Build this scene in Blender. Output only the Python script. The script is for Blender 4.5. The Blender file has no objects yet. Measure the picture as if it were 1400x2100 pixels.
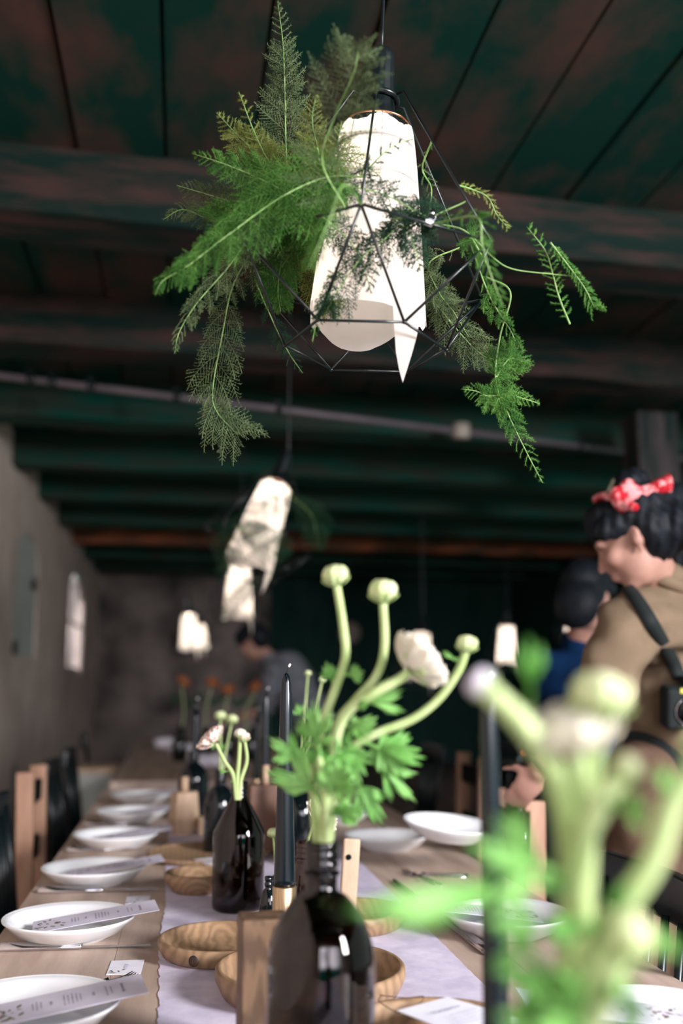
import bpy, math, random
from mathutils import Vector as V, Matrix, Quaternion, Euler
sc = bpy.context.scene
COL = sc.collection
PI = math.pi
# ------------------------------------------------------------------ camera
FPX = 2042.0
TH = math.atan(350 / FPX)
PS = math.atan(330 / FPX * math.cos(TH))
CAM = V((0, 0, 1.21))
cR = V((math.cos(PS), -math.sin(PS), 0))
cF = V((math.sin(PS) * math.cos(TH), math.cos(PS) * math.cos(TH), math.sin(TH)))
cU = cR.cross(cF)
cd = bpy.data.cameras.new('camera')
cam = bpy.data.objects.new('camera', cd)
COL.objects.link(cam)
cam.matrix_world = Matrix((
    (cR.x, cU.x, -cF.x, CAM.x), (cR.y, cU.y, -cF.y, CAM.y), (cR.z, cU.z, -cF.z, CAM.z), (0, 0, 0, 1)))
cd.sensor_fit = 'HORIZONTAL'
cd.sensor_width = 24.0
cd.lens = 24.0 * FPX / 1400
cd.clip_start = 0.02
cd.dof.use_dof = True
cd.dof.focus_distance = 1.62
cd.dof.aperture_fstop = 1.8
sc.camera = cam

# ------------------------------------------------------------------ world, exposure, lights
sc.view_settings.view_transform = 'Standard'
sc.view_settings.look = 'None'
sc.view_settings.exposure = 0.35
sc.view_settings.gamma = 1.0
sc.view_settings.use_curve_mapping = False
sc.cycles.use_denoising = True
sc.cycles.caustics_reflective = False
sc.cycles.caustics_refractive = False
sc.cycles.sample_clamp_indirect = 4.0
sc.cycles.max_bounces = 10
sc.cycles.transparent_max_bounces = 8

w = bpy.data.worlds.new('world')
sc.world = w
w.use_nodes = True
nt = w.node_tree
nt.nodes.clear()
SKY = (0.95, 0.91, 1.0)         # overcast sky
SKY_GAIN = 8.0
LOWER_FILL = (0.0, 0.26, 0.205)      # teal fill added from below, tints the dark ceiling
RIGHT_FILL = (0.26, 0.32, 0.30)       # unseen fill added on the right to lift the darks
tc = nt.nodes.new('ShaderNodeTexCoord')
sx = nt.nodes.new('ShaderNodeSeparateXYZ')
mr = nt.nodes.new('ShaderNodeMapRange')
mr.inputs['From Min'].default_value = -0.05
mr.inputs['From Max'].default_value = 0.04
mx = nt.nodes.new('ShaderNodeMix')
mx.data_type = 'RGBA'
mx.inputs[6].default_value = (*LOWER_FILL, 1)
mx.inputs[7].default_value = (*[c * SKY_GAIN for c in SKY], 1)
bg = nt.nodes.new('ShaderNodeBackground')
wo = nt.nodes.new('ShaderNodeOutputWorld')
nt.links.new(tc.outputs['Generated'], sx.inputs[0])
nt.links.new(sx.outputs['Z'], mr.inputs['Value'])
nt.links.new(mr.outputs[0], mx.inputs[0])
mr2 = nt.nodes.new('ShaderNodeMapRange')
mr2.inputs['From Min'].default_value = 0.35
mr2.inputs['From Max'].default_value = 0.6
mx2 = nt.nodes.new('ShaderNodeMix')
mx2.data_type = 'RGBA'
mx2.inputs[7].default_value = (*RIGHT_FILL, 1)
nt.links.new(sx.outputs['X'], mr2.inputs['Value'])
nt.links.new(mr2.outputs[0], mx2.inputs[0])
nt.links.new(mx.outputs[2], mx2.inputs[6])
nt.links.new(mx2.outputs[2], bg.inputs['Color'])
nt.links.new(bg.outputs[0], wo.inputs[0])


def area(name, loc, target, sx_, sy_, power, color, portal=False):
    l = bpy.data.lights.new(name, 'AREA')
    l.shape = 'RECTANGLE'
    l.size = sx_
    l.size_y = sy_
    l.energy = power
    l.color = color
    if portal:
        l.cycles.is_portal = True
    o = bpy.data.objects.new(name, l)
    COL.objects.link(o)
    o.location = loc
    o.rotation_euler = (V(target) - V(loc)).to_track_quat('-Z', 'Y').to_euler()
    return o


# the barn door behind the camera: a portal for the sky, and the tall window on its right
area('door_daylight', (1.2, -2.2, 1.3), (1.2, 3, 1.3), 3.4, 2.5, 1, (1, 1, 1), True)
area('window_daylight', (2.7, -0.9, 2.15), (0.2, 2.0, 0.9), 0.8, 1.0, 235, (1.0, 0.96, 1.0))
area('side_fill', (5.15, 3.2, 1.5), (0, 3.2, 1.5), 10.4, 2.9, 1, (1, 1, 1), True)  # portal for an unseen open side, added to let the fill in


# ------------------------------------------------------------------ pixel -> place helpers
def ray(px, py):
    return cF + cR * ((px - 700) / FPX) - cU * ((py - 1050) / FPX)


def pz(px, py, z):
    d = ray(px, py)
    return CAM + d * ((z - CAM.z) / d.z)


def pd(px, py, depth):
    return CAM + ray(px, py) * depth


def S(r, g, b):
    f = lambda c: (c / 255 / 12.92) if c <= 10 else ((c / 255 + 0.055) / 1.055) ** 2.4
    return (f(r), f(g), f(b))


# ------------------------------------------------------------------ materials
MATS = {}


def M(name, c1, c2=None, scale=8.0, stretch=(1, 1, 1), rough=0.5, metal=0.0, spec=0.5, bump=0.0, trans=0.0,
      transl=0.0, detail=6.0, lo=0.35, hi=0.65, ior=1.45, emit=0.0, coat=0.0, sheen=0.0, wave=None, alpha=None):
    m = bpy.data.materials.new(name)
    m.use_nodes = True
    t = m.node_tree
    n, L = t.nodes, t.links
    p = n['Principled BSDF']
    out = n['Material Output']
    co = n.new('ShaderNodeTexCoord')
    mp = n.new('ShaderNodeMapping')
    mp.inputs['Scale'].default_value = stretch
    L.new(co.outputs['Object'], mp.inputs[0])
    nz = n.new('ShaderNodeTexNoise')
    nz.inputs['Scale'].default_value = scale
    nz.inputs['Detail'].default_value = detail
    nz.inputs['Roughness'].default_value = 0.6
    L.new(mp.outputs[0], nz.inputs['Vector'])
    cr = n.new('ShaderNodeValToRGB')
    cr.color_ramp.elements[0].position = lo
    cr.color_ramp.elements[1].position = hi
    if c2 is None:
        c2 = tuple(min(1, c * 1.12) for c in c1)
        c1 = tuple(c * 0.9 for c in c1)
    cr.color_ramp.elements[0].color = (*c1, 1)
    cr.color_ramp.elements[1].color = (*c2, 1)
    fac = nz.outputs['Fac']
    if wave:
        wv = n.new('ShaderNodeTexWave')
        wv.wave_type = 'RINGS'
        wv.rings_direction = wave[2] if len(wave) > 2 else 'Y'
        wv.inputs['Scale'].default_value = wave[0]
        wv.inputs['Distortion'].default_value = wave[1]
        wv.inputs['Detail'].default_value = 3
        wv.inputs['Detail Scale'].default_value = 1.5
        L.new(mp.outputs[0], wv.inputs['Vector'])
        mm = n.new('ShaderNodeMix')
        mm.data_type = 'FLOAT'
        mm.inputs[0].default_value = 0.45
        L.new(fac, mm.inputs[2])
        L.new(wv.outputs['Fac'], mm.inputs[3])
        fac = mm.outputs[0]
    L.new(fac, cr.inputs[0])
    L.new(cr.outputs[0], p.inputs['Base Color'])
    p.inputs['Roughness'].default_value = rough
    p.inputs['Metallic'].default_value = metal
    p.inputs['Specular IOR Level'].default_value = spec
    p.inputs['Transmission Weight'].default_value = trans
    p.inputs['IOR'].default_value = ior
    p.inputs['Coat Weight'].default_value = coat
    p.inputs['Sheen Weight'].default_value = sheen
    if emit:
        L.new(cr.outputs[0], p.inputs['Emission Color'])
        p.inputs['Emission Strength'].default_value = emit
    if bump:
        b = n.new('ShaderNodeBump')
        b.inputs['Strength'].default_value = bump
        b.inputs['Distance'].default_value = 0.01
        L.new(fac, b.inputs['Height'])
        L.new(b.outputs[0], p.inputs['Normal'])
    if transl:
        tr = n.new('ShaderNodeBsdfTranslucent')
        L.new(cr.outputs[0], tr.inputs['Color'])
        ms = n.new('ShaderNodeMixShader')
        ms.inputs[0].default_value = transl
        L.new(p.outputs[0], ms.inputs[1])
        L.new(tr.outputs[0], ms.inputs[2])
        L.new(ms.outputs[0], out.inputs['Surface'])
    MATS[name] = m
    return m


SHADE_TEAL, OLD_B = S(2, 50, 42), S(84, 57, 52)  # teal end puts tinted shade into the board colour
mCeil = M('old ceiling boards', SHADE_TEAL, OLD_B, 2.2, (1.6, 0.8, 1.6), rough=0.8, spec=0.2, bump=0.5, lo=0.42, hi=0.72)
mBeamShade = M('timber with teal shade tint', S(0, 74, 62), S(56, 60, 53), 3.2, (0.7, 3.0, 4.0), rough=0.8, spec=0.2, bump=0.4)  # greener copy of the beam wood, lifted shade put into its colour
mBeamLit = M('lamp lit timber', S(20, 60, 50), S(176, 98, 66), 3.0, (0.7, 3.0, 4.0), rough=0.8, spec=0.2, bump=0.4)  # warm lamp light on one far beam, put into its colour
mBeam = M('old hewn timber', S(2, 31, 26), S(72, 47, 44), 3.2, (0.7, 3.0, 4.0), rough=0.75, spec=0.25, bump=0.6, lo=0.42, hi=0.74)  # green-black patches carry tinted shade in the wood colour
mPost = M('old oak post', S(10, 40, 36), S(84, 74, 76), 3.0, (3, 3, 0.5), rough=0.8, spec=0.2, bump=0.4)
mPlaster = M('lime plaster', S(206, 186, 174), S(230, 212, 200), 2.2, rough=0.95, spec=0.1, bump=0.25)
mBackPlaster = M('grey rough plaster', S(70, 66, 64), S(150, 138, 132), 1.6, rough=0.95, spec=0.1, bump=0.3)
mFloor = M('worn floor boards', S(30, 34, 32), S(96, 80, 70), 2.0, (4, 0.6, 1), rough=0.7, spec=0.3)
mDark = M('dark teal timber', S(4, 44, 38), S(30, 56, 50), 3, (3, 3, 0.5), rough=0.8, spec=0.2)
mPipe = M('painted conduit', S(92, 84, 90), S(108, 98, 104), 6, rough=0.45)
mTable = M('pale waxed table boards', S(158, 136, 122), S(208, 188, 172), 3.2, (5, 0.55, 5), rough=0.5, spec=0.35, bump=0.06, lo=0.3, hi=0.72)
mRunner = M('lavender handmade paper', S(196, 190, 212), S(226, 220, 236), 14, rough=0.95, spec=0.1, bump=0.15)
mPorc = M('white glazed porcelain', S(226, 230, 232), S(240, 243, 244), 3, rough=0.12, spec=0.5)
mCard = M('pale card', S(205, 203, 220), S(216, 214, 230), 20, rough=0.8, spec=0.2)
mCardW = M('white card', S(222, 224, 236), S(232, 233, 244), 20, rough=0.8, spec=0.2)
mInk = M('grey print', S(140, 138, 154), S(160, 158, 172), 30, rough=0.9, spec=0.1)
mPrintLeaf = M('printed green and sepia', S(84, 110, 66), S(140, 110, 92), 90, rough=0.9, spec=0.1)
mSteel = M('polished steel', (0.52, 0.52, 0.55), (0.6, 0.6, 0.62), 20, rough=0.14, metal=1.0)
mWood = M('oiled oak', S(128, 103, 78), S(160, 131, 101), 9, (1, 1, 1), rough=0.5, spec=0.4, bump=0.03, wave=(22, 5.0, 'Y'), lo=.2, hi=.8)
mWoodB = M('oiled walnut block', S(86, 68, 53), S(114, 91, 70), 8, (3, 3, 0.7), rough=0.55, spec=0.35, bump=0.08, wave=(10, 6, 'X'))
mPale = M('pale ash wood', S(176, 148, 122), S(206, 180, 152), 7, (3, 3, 0.6), rough=0.6, bump=0.05)
mChairWood = M('warm beech', S(146, 111, 90), S(178, 141, 116), 6, (4, 4, 0.6), rough=0.5, spec=0.4)
mBlackWood = M('black painted wood', S(6, 18, 20), S(10, 24, 28), 6, rough=0.35, spec=0.5)
mSlot = M('black webbing', S(6, 16, 14), S(12, 24, 22), 30, rough=0.9, spec=0.1)
mAmber = M('dark amber glass', (0.075, 0.045, 0.036), (0.085, 0.05, 0.04), 3, rough=0.02, trans=1.0, ior=1.5)
mLiquid = M('dark water in amber glass', (0.5, 0.27, 0.15), (0.55, 0.3, 0.16), 3, rough=0.0, trans=1.0, ior=1.33)
mBlackGlass = M('near black glass', S(6, 14, 16), S(8, 18, 22), 4, rough=0.06, spec=0.6)
mJar = M('brown glass jar', S(26, 16, 12), S(52, 30, 20), 6, rough=0.08, spec=0.7)
mCandle = M('black candle wax', S(3, 16, 20), S(6, 22, 30), 4, rough=0.22, spec=0.55)
mBrass = M('brushed brass', S(150, 128, 98), S(196, 172, 138), 40, (6, 6, 0.4), rough=0.32, metal=0.9)
mWick = M('wick', S(20, 20, 20), S(40, 36, 34), 80, rough=0.9)
mWickTip = M('white wick tip', S(235, 230, 235), S(250, 246, 250), 80, rough=0.8)
mBlackMetal = M('black lacquered wire', S(8, 16, 18), S(14, 24, 26), 30, rough=0.3, spec=0.6)
mBlackPlastic = M('ribbed black plastic', S(6, 14, 16), S(12, 22, 26), 10, rough=0.4, spec=0.5)
mCopper = M('copper wire', S(150, 104, 78), S(190, 140, 108), 20, rough=0.3, metal=1.0)
mPaper = M('thin white paper', (0.88, 0.83, 0.78), (0.93, 0.89, 0.85), 26, rough=0.9, spec=0.05, transl=0.72, bump=0.08, lo=0.25, hi=0.75)
mBulb = M('glowing bulb glass', (1.0, 0.86, 0.7), (1.0, 0.9, 0.78), 3, rough=0.4, emit=14.0)
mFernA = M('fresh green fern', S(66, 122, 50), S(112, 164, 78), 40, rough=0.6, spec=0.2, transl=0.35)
mFernB = M('yellow green fern', S(130, 146, 70), S(172, 182, 106), 40, rough=0.6, spec=0.2, transl=0.4)
mFernC = M('grey green fern', S(86, 108, 72), S(124, 142, 98), 40, rough=0.65, spec=0.2, transl=0.3)
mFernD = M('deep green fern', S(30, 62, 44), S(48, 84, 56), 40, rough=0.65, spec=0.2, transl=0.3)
mFernStem = M('fern stem', S(104, 150, 74), S(146, 178, 110), 30, rough=0.5)
mStem = M('pale green stem', S(164, 190, 118), S(202, 220, 160), 12, (3, 3, 0.8), rough=0.45, spec=0.4, transl=0.15)
mLeaf = M('ranunculus leaf', S(98, 162, 70), S(152, 206, 118), 18, rough=0.45, spec=0.4, transl=0.32)
mLeafD = M('deep parsley green leaf', S(70, 136, 50), S(108, 170, 72), 18, rough=0.5, spec=0.3, transl=0.35)  # darker green than the main leaf
mPetal = M('cream petals', S(226, 222, 200), S(244, 240, 226), 14, rough=0.6, spec=0.25, transl=0.25)
mPetalG = M('green white petals', S(188, 206, 140), S(226, 232, 190), 26, rough=0.55, spec=0.3, transl=0.2)
mPetalP = M('cream petals with red tips', S(184, 92, 84), S(238, 226, 212), 120, rough=0.6, spec=0.2, transl=0.2, lo=0.36, hi=0.5)
mCore = M('red brown flower centre', S(150, 84, 60), S(190, 120, 84), 60, rough=0.8)
mOrange = M('orange petals', S(150, 88, 52), S(186, 116, 70), 20, rough=0.7, transl=0.2)
mSkin = M('skin', S(156, 117, 102), S(176, 136, 121), 8, rough=0.55, spec=0.35)
mHair = M('black hair', S(4, 11, 14), S(18, 24, 32), 14, (5, 5, 1), rough=0.6, spec=0.25, bump=0.4)
mJacket = M('tan cotton', S(104, 89, 71), S(126, 109, 89), 5, rough=0.9, spec=0.15, bump=0.15)
mTrouser = M('brown wool', S(84, 66, 54), S(106, 86, 72), 6, rough=0.95, spec=0.1, bump=0.2)
mBelt = M('black cloth', S(8, 18, 18), S(16, 26, 26), 20, rough=0.8)
mNavy = M('navy knit', S(6, 34, 66), S(10, 44, 82), 12, rough=0.9, spec=0.15)
mGreyShirt = M('grey shirt', S(92, 96, 102), S(116, 118, 124), 8, rough=0.9, spec=0.15)
mBandana = M('red printed cotton', S(168, 26, 40), S(226, 150, 150), 40, rough=0.85, spec=0.15, lo=0.46, hi=0.58)
mHairFlower = M('grey green blossom', S(140, 146, 120), S(170, 172, 150), 40, rough=0.8)
mYellow = M('yellow label', S(190, 180, 60), S(210, 200, 80), 10, rough=0.6)
mGlass = M('clear glass', (0.96, 1.0, 0.97), (0.98, 1, 0.98), 3, rough=0.0, trans=1.0, ior=1.45)
mPane = M('window glass', (0.97, 1, 0.99), (0.98, 1, 1), 3, rough=0.0, trans=1.0, ior=1.02)
mShutter = M('pale grey shutter', S(186, 194, 186), S(206, 210, 202), 3, (1, 1, 0.5), rough=0.8)
mFlame = M('candle flame', (1.0, 0.26, 0.08), (1.0, 0.3, 0.1), 3, emit=9.0)
mNapkin = M('white napkin', S(214, 210, 222), S(232, 228, 236), 9, rough=0.95, spec=0.1, bump=0.1)
mBush = M('garden leaves', S(60, 120, 50), S(120, 170, 80), 5, rough=0.7)
mDisc = M('pale disc', S(150, 134, 124), S(172, 154, 144), 4, rough=0.8)
mThread = M('brown thread', S(90, 70, 60), S(110, 88, 74), 50, rough=0.9)

WL = {}


# ------------------------------------------------------------------ mesh builder
class MB:
    def __init__(s):
        s.v = []
        s.f = []
        s.sm = []

    def add(s, vs, fs, smooth=True):
        o = len(s.v)
        s.v += [tuple(p) for p in vs]
        s.f += [tuple(i + o for i in f) for f in fs]
        s.sm += [smooth] * len(fs)
        return s

    def box(s, c, size, rot=None):
        c = V(c)
        h = V(size) * 0.5
        vs = [V((x * h.x, y * h.y, z * h.z)) for x in (-1, 1) for y in (-1, 1) for z in (-1, 1)]
        if rot is not None:
            vs = [rot @ p for p in vs]
        return s.add([p + c for p in vs], [(0, 1, 3, 2), (4, 6, 7, 5), (0, 4, 5, 1), (2, 3, 7, 6), (0, 2, 6, 4), (1, 5, 7, 3)], False)

    def bar(s, a, b, wx, wy, up=V((0, 0, 1))):
        a, b = V(a), V(b)
        d = (b - a)
        z = d.normalized()
        x = up.cross(z)
        if x.length < 1e-4:
            x = V((1, 0, 0))
        x.normalize()
        y = z.cross(x)
        return s.box((a + b) / 2, (wx, wy, d.length), Matrix((x, y, z)).transposed())

    def tube(s, pts, r, n=8, cap=True, flat=1.0):
        pts = [V(p) for p in pts]
        k = len(pts)
        rs = r if isinstance(r, (list, tuple)) else [r] * k
        vs, fs = [], []
        t0 = (pts[1] - pts[0]).normalized()
        nx = t0.orthogonal().normalized()
        for i in range(k):
            t = (pts[min(i + 1, k - 1)] - pts[max(i - 1, 0)])
            if t.length < 1e-9:
                t = t0
            t.normalize()
            nx = (nx - t * nx.dot(t))
            if nx.length < 1e-6:
                nx = t.orthogonal()
            nx.normalize()
            ny = t.cross(nx)
            for j in range(n):
                a = 2 * PI * j / n
                vs.append(pts[i] + nx * (rs[i] * math.cos(a)) + ny * (rs[i] * flat * math.sin(a)))
        for i in range(k - 1):
            for j in range(n):
                fs.append((i * n + j, i * n + (j + 1) % n, (i + 1) * n + (j + 1) % n, (i + 1) * n + j))
        if cap:
            fs.append(tuple(range(n - 1, -1, -1)))
            fs.append(tuple((k - 1) * n + j for j in range(n)))
        return s.add(vs, fs)

    def ring(s, c, R, r, n=40, m=8, mat=None, a0=0, a1=2 * PI):
        c = V(c)
        full = abs(a1 - a0 - 2 * PI) < 1e-6
        vs, fs = [], []
        k = n if full else n + 1
        for i in range(k):
            a = a0 + (a1 - a0) * i / n
            for j in range(m):
                b = 2 * PI * j / m
                p = V(((R + r * math.cos(b)) * math.cos(a), (R + r * math.cos(b)) * math.sin(a), r * math.sin(b)))
                vs.append(c + (mat @ p if mat else p))
        for i in range(n):
            for j in range(m):
                i2 = (i + 1) % k
                fs.append((i * m + j, i2 * m + j, i2 * m + (j + 1) % m, i * m + (j + 1) % m))
        return s.add(vs, fs)

    def lathe(s, prof, n=48, c=(0, 0, 0), rot=None, closed=False):
        c = V(c)
        vs, fs = [], []
        for (r, z) in prof:
            for j in range(n):
                a = 2 * PI * j / n
                p = V((r * math.cos(a), r * math.sin(a), z))
                if rot is not None:
                    p = rot @ p
                vs.append(p + c)
        k = len(prof)
        for i in range(k - 1 if not closed else k):
            i2 = (i + 1) % k
            for j in range(n):
                fs.append((i * n + j, i * n + (j + 1) % n, i2 * n + (j + 1) % n, i2 * n + j))
        if not closed:
            if prof[0][0] > 1e-5:
                fs.append(tuple(range(n - 1, -1, -1)))
            if prof[-1][0] > 1e-5:
                fs.append(tuple((k - 1) * n + j for j in range(n)))
        return s.add(vs, fs)

    def ell(s, c, rad, rot=None, nu=20, nv=12):
        c = V(c)
        vs, fs = [], []
        for i in range(nv + 1):
            th = PI * i / nv
            for j in range(nu):
                a = 2 * PI * j / nu
                p = V((rad[0] * math.sin(th) * math.cos(a), rad[1] * math.sin(th) * math.sin(a), rad[2] * math.cos(th)))
                if rot is not None:
                    p = rot @ p
                vs.append(c + p)
        for i in range(nv):
            for j in range(nu):
                fs.append((i * nu + j, (i + 1) * nu + j, (i + 1) * nu + (j + 1) % nu, i * nu + (j + 1) % nu))
        return s.add(vs, fs)

    def limb(s, pts, rs, n=14):
        s.tube(pts, rs, n)
        for p, r in zip(pts, rs):
            s.ell(p, (r, r, r), None, n, 10)
        return s

    def grid(s, fn, nu, nv, smooth=True):
        vs = [fn(i / nu, j / nv) for i in range(nu + 1) for j in range(nv + 1)]
        fs = [(i * (nv + 1) + j, (i + 1) * (nv + 1) + j, (i + 1) * (nv + 1) + j + 1, i * (nv + 1) + j + 1)
              for i in range(nu) for j in range(nv)]
        return s.add(vs, fs, smooth)

    def build(s, name, mat, parent=None, bevel=0, solid=0, flat=False, subd=0):
        me = bpy.data.meshes.new(name)
        off = WL.get(parent.name, V((0, 0, 0))) if parent else V((0, 0, 0))
        me.from_pydata([(p[0] - off.x, p[1] - off.y, p[2] - off.z) for p in s.v], [], s.f)
        me.polygons.foreach_set('use_smooth', [False] * len(s.f) if flat else s.sm)
        me.materials.append(mat)
        me.update()
        o = bpy.data.objects.new(name, me)
        COL.objects.link(o)
        if parent:
            o.parent = parent
            WL[o.name] = off
        if solid:
            md = o.modifiers.new('thickness', 'SOLIDIFY')
            md.thickness = solid
            md.offset = 0
        if bevel:
            md = o.modifiers.new('bevel', 'BEVEL')
            md.width = bevel
            md.segments = 3
            md.limit_method = 'ANGLE'
        if subd:
            md = o.modifiers.new('subd', 'SUBSURF')
            md.levels = subd
            md.render_levels = subd
        return o

    def remesh(s, name, mat, parent, vox, smooth=4, disp=None):
        me = bpy.data.meshes.new('tmp')
        me.from_pydata(s.v, [], s.f)
        o = bpy.data.objects.new('tmp', me)
        COL.objects.link(o)
        md = o.modifiers.new('r', 'REMESH')
        md.mode = 'VOXEL'
        md.voxel_size = vox
        ms = o.modifiers.new('s', 'SMOOTH')
        ms.factor = 0.5
        ms.iterations = smooth
        dg = bpy.context.evaluated_depsgraph_get()
        ev = o.evaluated_get(dg)
        m2 = ev.to_mesh()
        r = MB()
        r.v = [tuple(v.co) for v in m2.vertices]
        r.f = [tuple(p.vertices) for p in m2.polygons]
        r.sm = [True] * len(r.f)
        if disp:
            r.v = [tuple(V(p) + V(nrm.normal) * disp(V(p))) for p, nrm in zip(r.v, m2.vertices)]
        ev.to_mesh_clear()
        bpy.data.objects.remove(o)
        bpy.data.meshes.remove(me)
        return r.build(name, mat, parent)


def tag(o, label=None, cat=None, group=None, kind=None):
    if label:
        o['label'] = label
    if cat:
        o['category'] = cat
    if group:
        o['group'] = group
    if kind:
        o['kind'] = kind
    return o


def thing(name, label, cat, loc=(0, 0, 0), group=None):
    o = bpy.data.objects.new(name, None)
    COL.objects.link(o)
    o.location = loc
    o.empty_display_size = 0.05
    WL[o.name] = V(loc)
    return tag(o, label, cat, group)


def copy_tree(o, loc, rot=None, label=None, group=None, scale=None):
    c = o.copy()
    COL.objects.link(c)
    c.location = loc
    if rot is not None:
        c.rotation_euler = rot
    if scale:
        c.scale = scale
    if label:
        c['label'] = label
    if group:
        c['group'] = group
    for ch in list(o.children):
        k = ch.copy()
        COL.objects.link(k)
        k.parent = c
        for g in list(ch.children):
            q = g.copy()
            COL.objects.link(q)
            q.parent = k
    return c


def struct(mb, name, mat, label, cat, bevel=0):
    o = mb.build(name, mat, None, bevel=bevel)
    return tag(o, label, cat, None, 'structure')


def smooth_path(pts, n=24):
    pts = [V(p) for p in pts]
    if len(pts) == 2:
        return [pts[0].lerp(pts[1], i / n) for i in range(n + 1)]
    out = []
    P = [pts[0] * 2 - pts[1]] + pts + [pts[-1] * 2 - pts[-2]]
    k = len(pts) - 1
    for i in range(n + 1):
        t = i / n * k
        j = min(int(t), k - 1)
        u = t - j
        a, b, c, d = P[j], P[j + 1], P[j + 2], P[j + 3]
        out.append(0.5 * ((2 * b) + (c - a) * u + (2 * a - 5 * b + 4 * c - d) * u * u + (3 * b - a - 3 * c + d) * u ** 3))
    return out


T = 0.75
CEIL = 3.02
ZB = 2.78
XL = -1.25
XR = 5.2
YB = 15.4

# ================================================================== setting
struct(MB().box((2, 6.5, -0.05), (7.2, 18.6, 0.1)), 'floor', mFloor, 'dark worn board floor of the barn', 'floor')
cb = MB()
bw = 0.30
nb = int(6.6 / bw)
for i in range(nb):
    cb.box((XL + 0.15 + bw * (i + 0.5) - 0.2, 6.6, CEIL + 0.02 + 0.004 * (i % 3)), (bw - 0.012, 18.0, 0.04))
cb.box((2, 6.6, CEIL + 0.1), (7.0, 18.0, 0.06))
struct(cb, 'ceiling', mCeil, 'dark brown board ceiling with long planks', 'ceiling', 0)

rb = random.Random(3)
yb0 = 3.27 - 1.37 * 4
for i in [0, 1] + list(range(4, 13)):
    y = yb0 + 1.37 * i
    mb = MB()
    x0, x1 = XL - 0.1, XR + 0.1
    sl = 0.055
    hw = 0.13
    nseg = 14
    vs, fs = [], []
    for k in range(nseg + 1):
        x = x0 + (x1 - x0) * k / nseg
        yc = y + hw + (x + 0.64) * sl * (0.6 + 0.05 * i)
        e = lambda q: rb.uniform(-q, q)
        vs += [(x, yc - hw + e(.014), ZB + e(.012)), (x, yc + hw + e(.014), ZB + e(.012)),
               (x, yc + hw + e(.01), CEIL + 0.01), (x, yc - hw + e(.01), CEIL + 0.01)]
    for k in range(nseg):
        for j in range(4):
            fs.append((k * 4 + j, k * 4 + (j + 1) % 4, (k + 1) * 4 + (j + 1) % 4, (k + 1) * 4 + j))
    fs += [(0, 3, 2, 1), tuple(nseg * 4 + j for j in range(4))]
    mb.add(vs, fs, False)
    o = mb.build('ceiling_beam', mBeam if i < 6 else (mBeamLit if i == 10 else mBeamShade), None, bevel=0.012)
    tag(o, 'rough hewn dark timber ceiling beam', 'beam', 'ceiling beams', 'structure')

# left wall with two deep windows
wl = MB()
th = 0.06
wins = [(7.8, 9.0, 1.42, 2.40), (11.5, 13.15, 1.33, 2.50)]
ys = [-2.4, 7.8, 9.0, 11.5, 13.15, YB]
for i in range(5):
    y0, y1 = ys[i], ys[i + 1]
    if i in (1, 3):
        z0, z1 = wins[0 if i == 1 else 1][2:]
        wl.box((XL - th / 2, (y0 + y1) / 2, z0 / 2), (th, y1 - y0, z0))
        # arched head
        n = 14
        vs, fs = [], []
        rise = 0.28
        for k in range(n + 1):
            y = y0 + (y1 - y0) * k / n
            za = z1 - rise + rise * math.sqrt(max(0, 1 - ((k / n - 0.5) * 2) ** 2))
            for x in (XL, XL - th):
                vs += [(x, y, za), (x, y, CEIL + 0.05)]
        for k in range(n):
            a, b = k * 4, (k + 1) * 4
            fs += [(a, b, b + 1, a + 1), (a + 2, a + 3, b + 3, b + 2), (a, a + 2, b + 2, b), (a + 1, b + 1, b + 3, a + 3)]
        wl.add(vs, fs, False)
    else:
        wl.box((XL - th / 2, (y0 + y1) / 2, CEIL / 2), (th, y1 - y0, CEIL + 0.1))
struct(wl, 'wall_left', mPlaster, 'long pale plastered wall with arched windows', 'wall')
wb = MB().box((-0.35, YB + 0.1, CEIL / 2), (3.4, 0.2, CEIL + 0.1))
struct(wb, 'wall_back', mBackPlaster, 'grey plastered end wall behind the far table', 'wall')
wb = MB()
for i in range(24):
    wb.box((1.42 + 0.17 * i, YB - 0.02 + 0.004 * (i % 2), CEIL / 2), (0.165, 0.05, CEIL))
wb.box((3.4, YB + 0.1, CEIL / 2), (4.1, 0.2, CEIL + 0.1))
struct(wb, 'wall_dark_standin', mDark, 'dark boards standing in for the dark opening right of the end wall', 'wall')  # dark boards added in place of a dark opening
struct(MB().box((XR + 0.1, 12.1, CEIL / 2), (0.2, 7.0, CEIL + 0.1)), 'wall_right', mDark, 'dark timber wall on the right', 'wall')
wr = MB().box((-0.85, -2.35, CEIL / 2), (0.7, 0.2, CEIL)).box((4.1, -2.35, CEIL / 2), (2.4, 0.2, CEIL)).box((1.2, -2.35, 2.8), (3.6, 0.2, 0.5))
struct(wr, 'wall_rear', mPlaster, 'plastered wall with the open barn door', 'wall')

w1 = MB().box((XL - 0.034, 8.4, 1.90), (0.03, 1.2, 1.06))
for zz in (1.5, 1.7, 1.9, 2.1, 2.3):
    w1.box((XL - 0.017, 8.4, zz), (0.010, 1.19, 0.17))
o1 = struct(w1, 'window_1', mShutter, 'arched window niche closed by a pale grey board', 'window')
WL[o1.name] = V((0, 0, 0))
MB().box((XL + 0.0, 8.75, 2.03), (0.03, 0.16, 0.1)).build('latch', mBlackMetal, o1)
MB().box((XL + 0.0, 7.9, 1.47), (0.03, 0.12, 0.1)).build('hinge', mBlackMetal, o1)
w2 = MB().box((XL - 0.05, 12.32, 1.36), (0.015, 1.65, 0.06)).box((XL - 0.05, 12.32, 1.92), (0.015, 1.65, 0.04)).box((XL - 0.05, 12.32, 1.9), (0.015, 0.04, 1.2))
o2 = struct(w2, 'window_2', mShutter, 'bright arched window with green garden outside', 'window')
WL[o2.name] = V((0, 0, 0))
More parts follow.
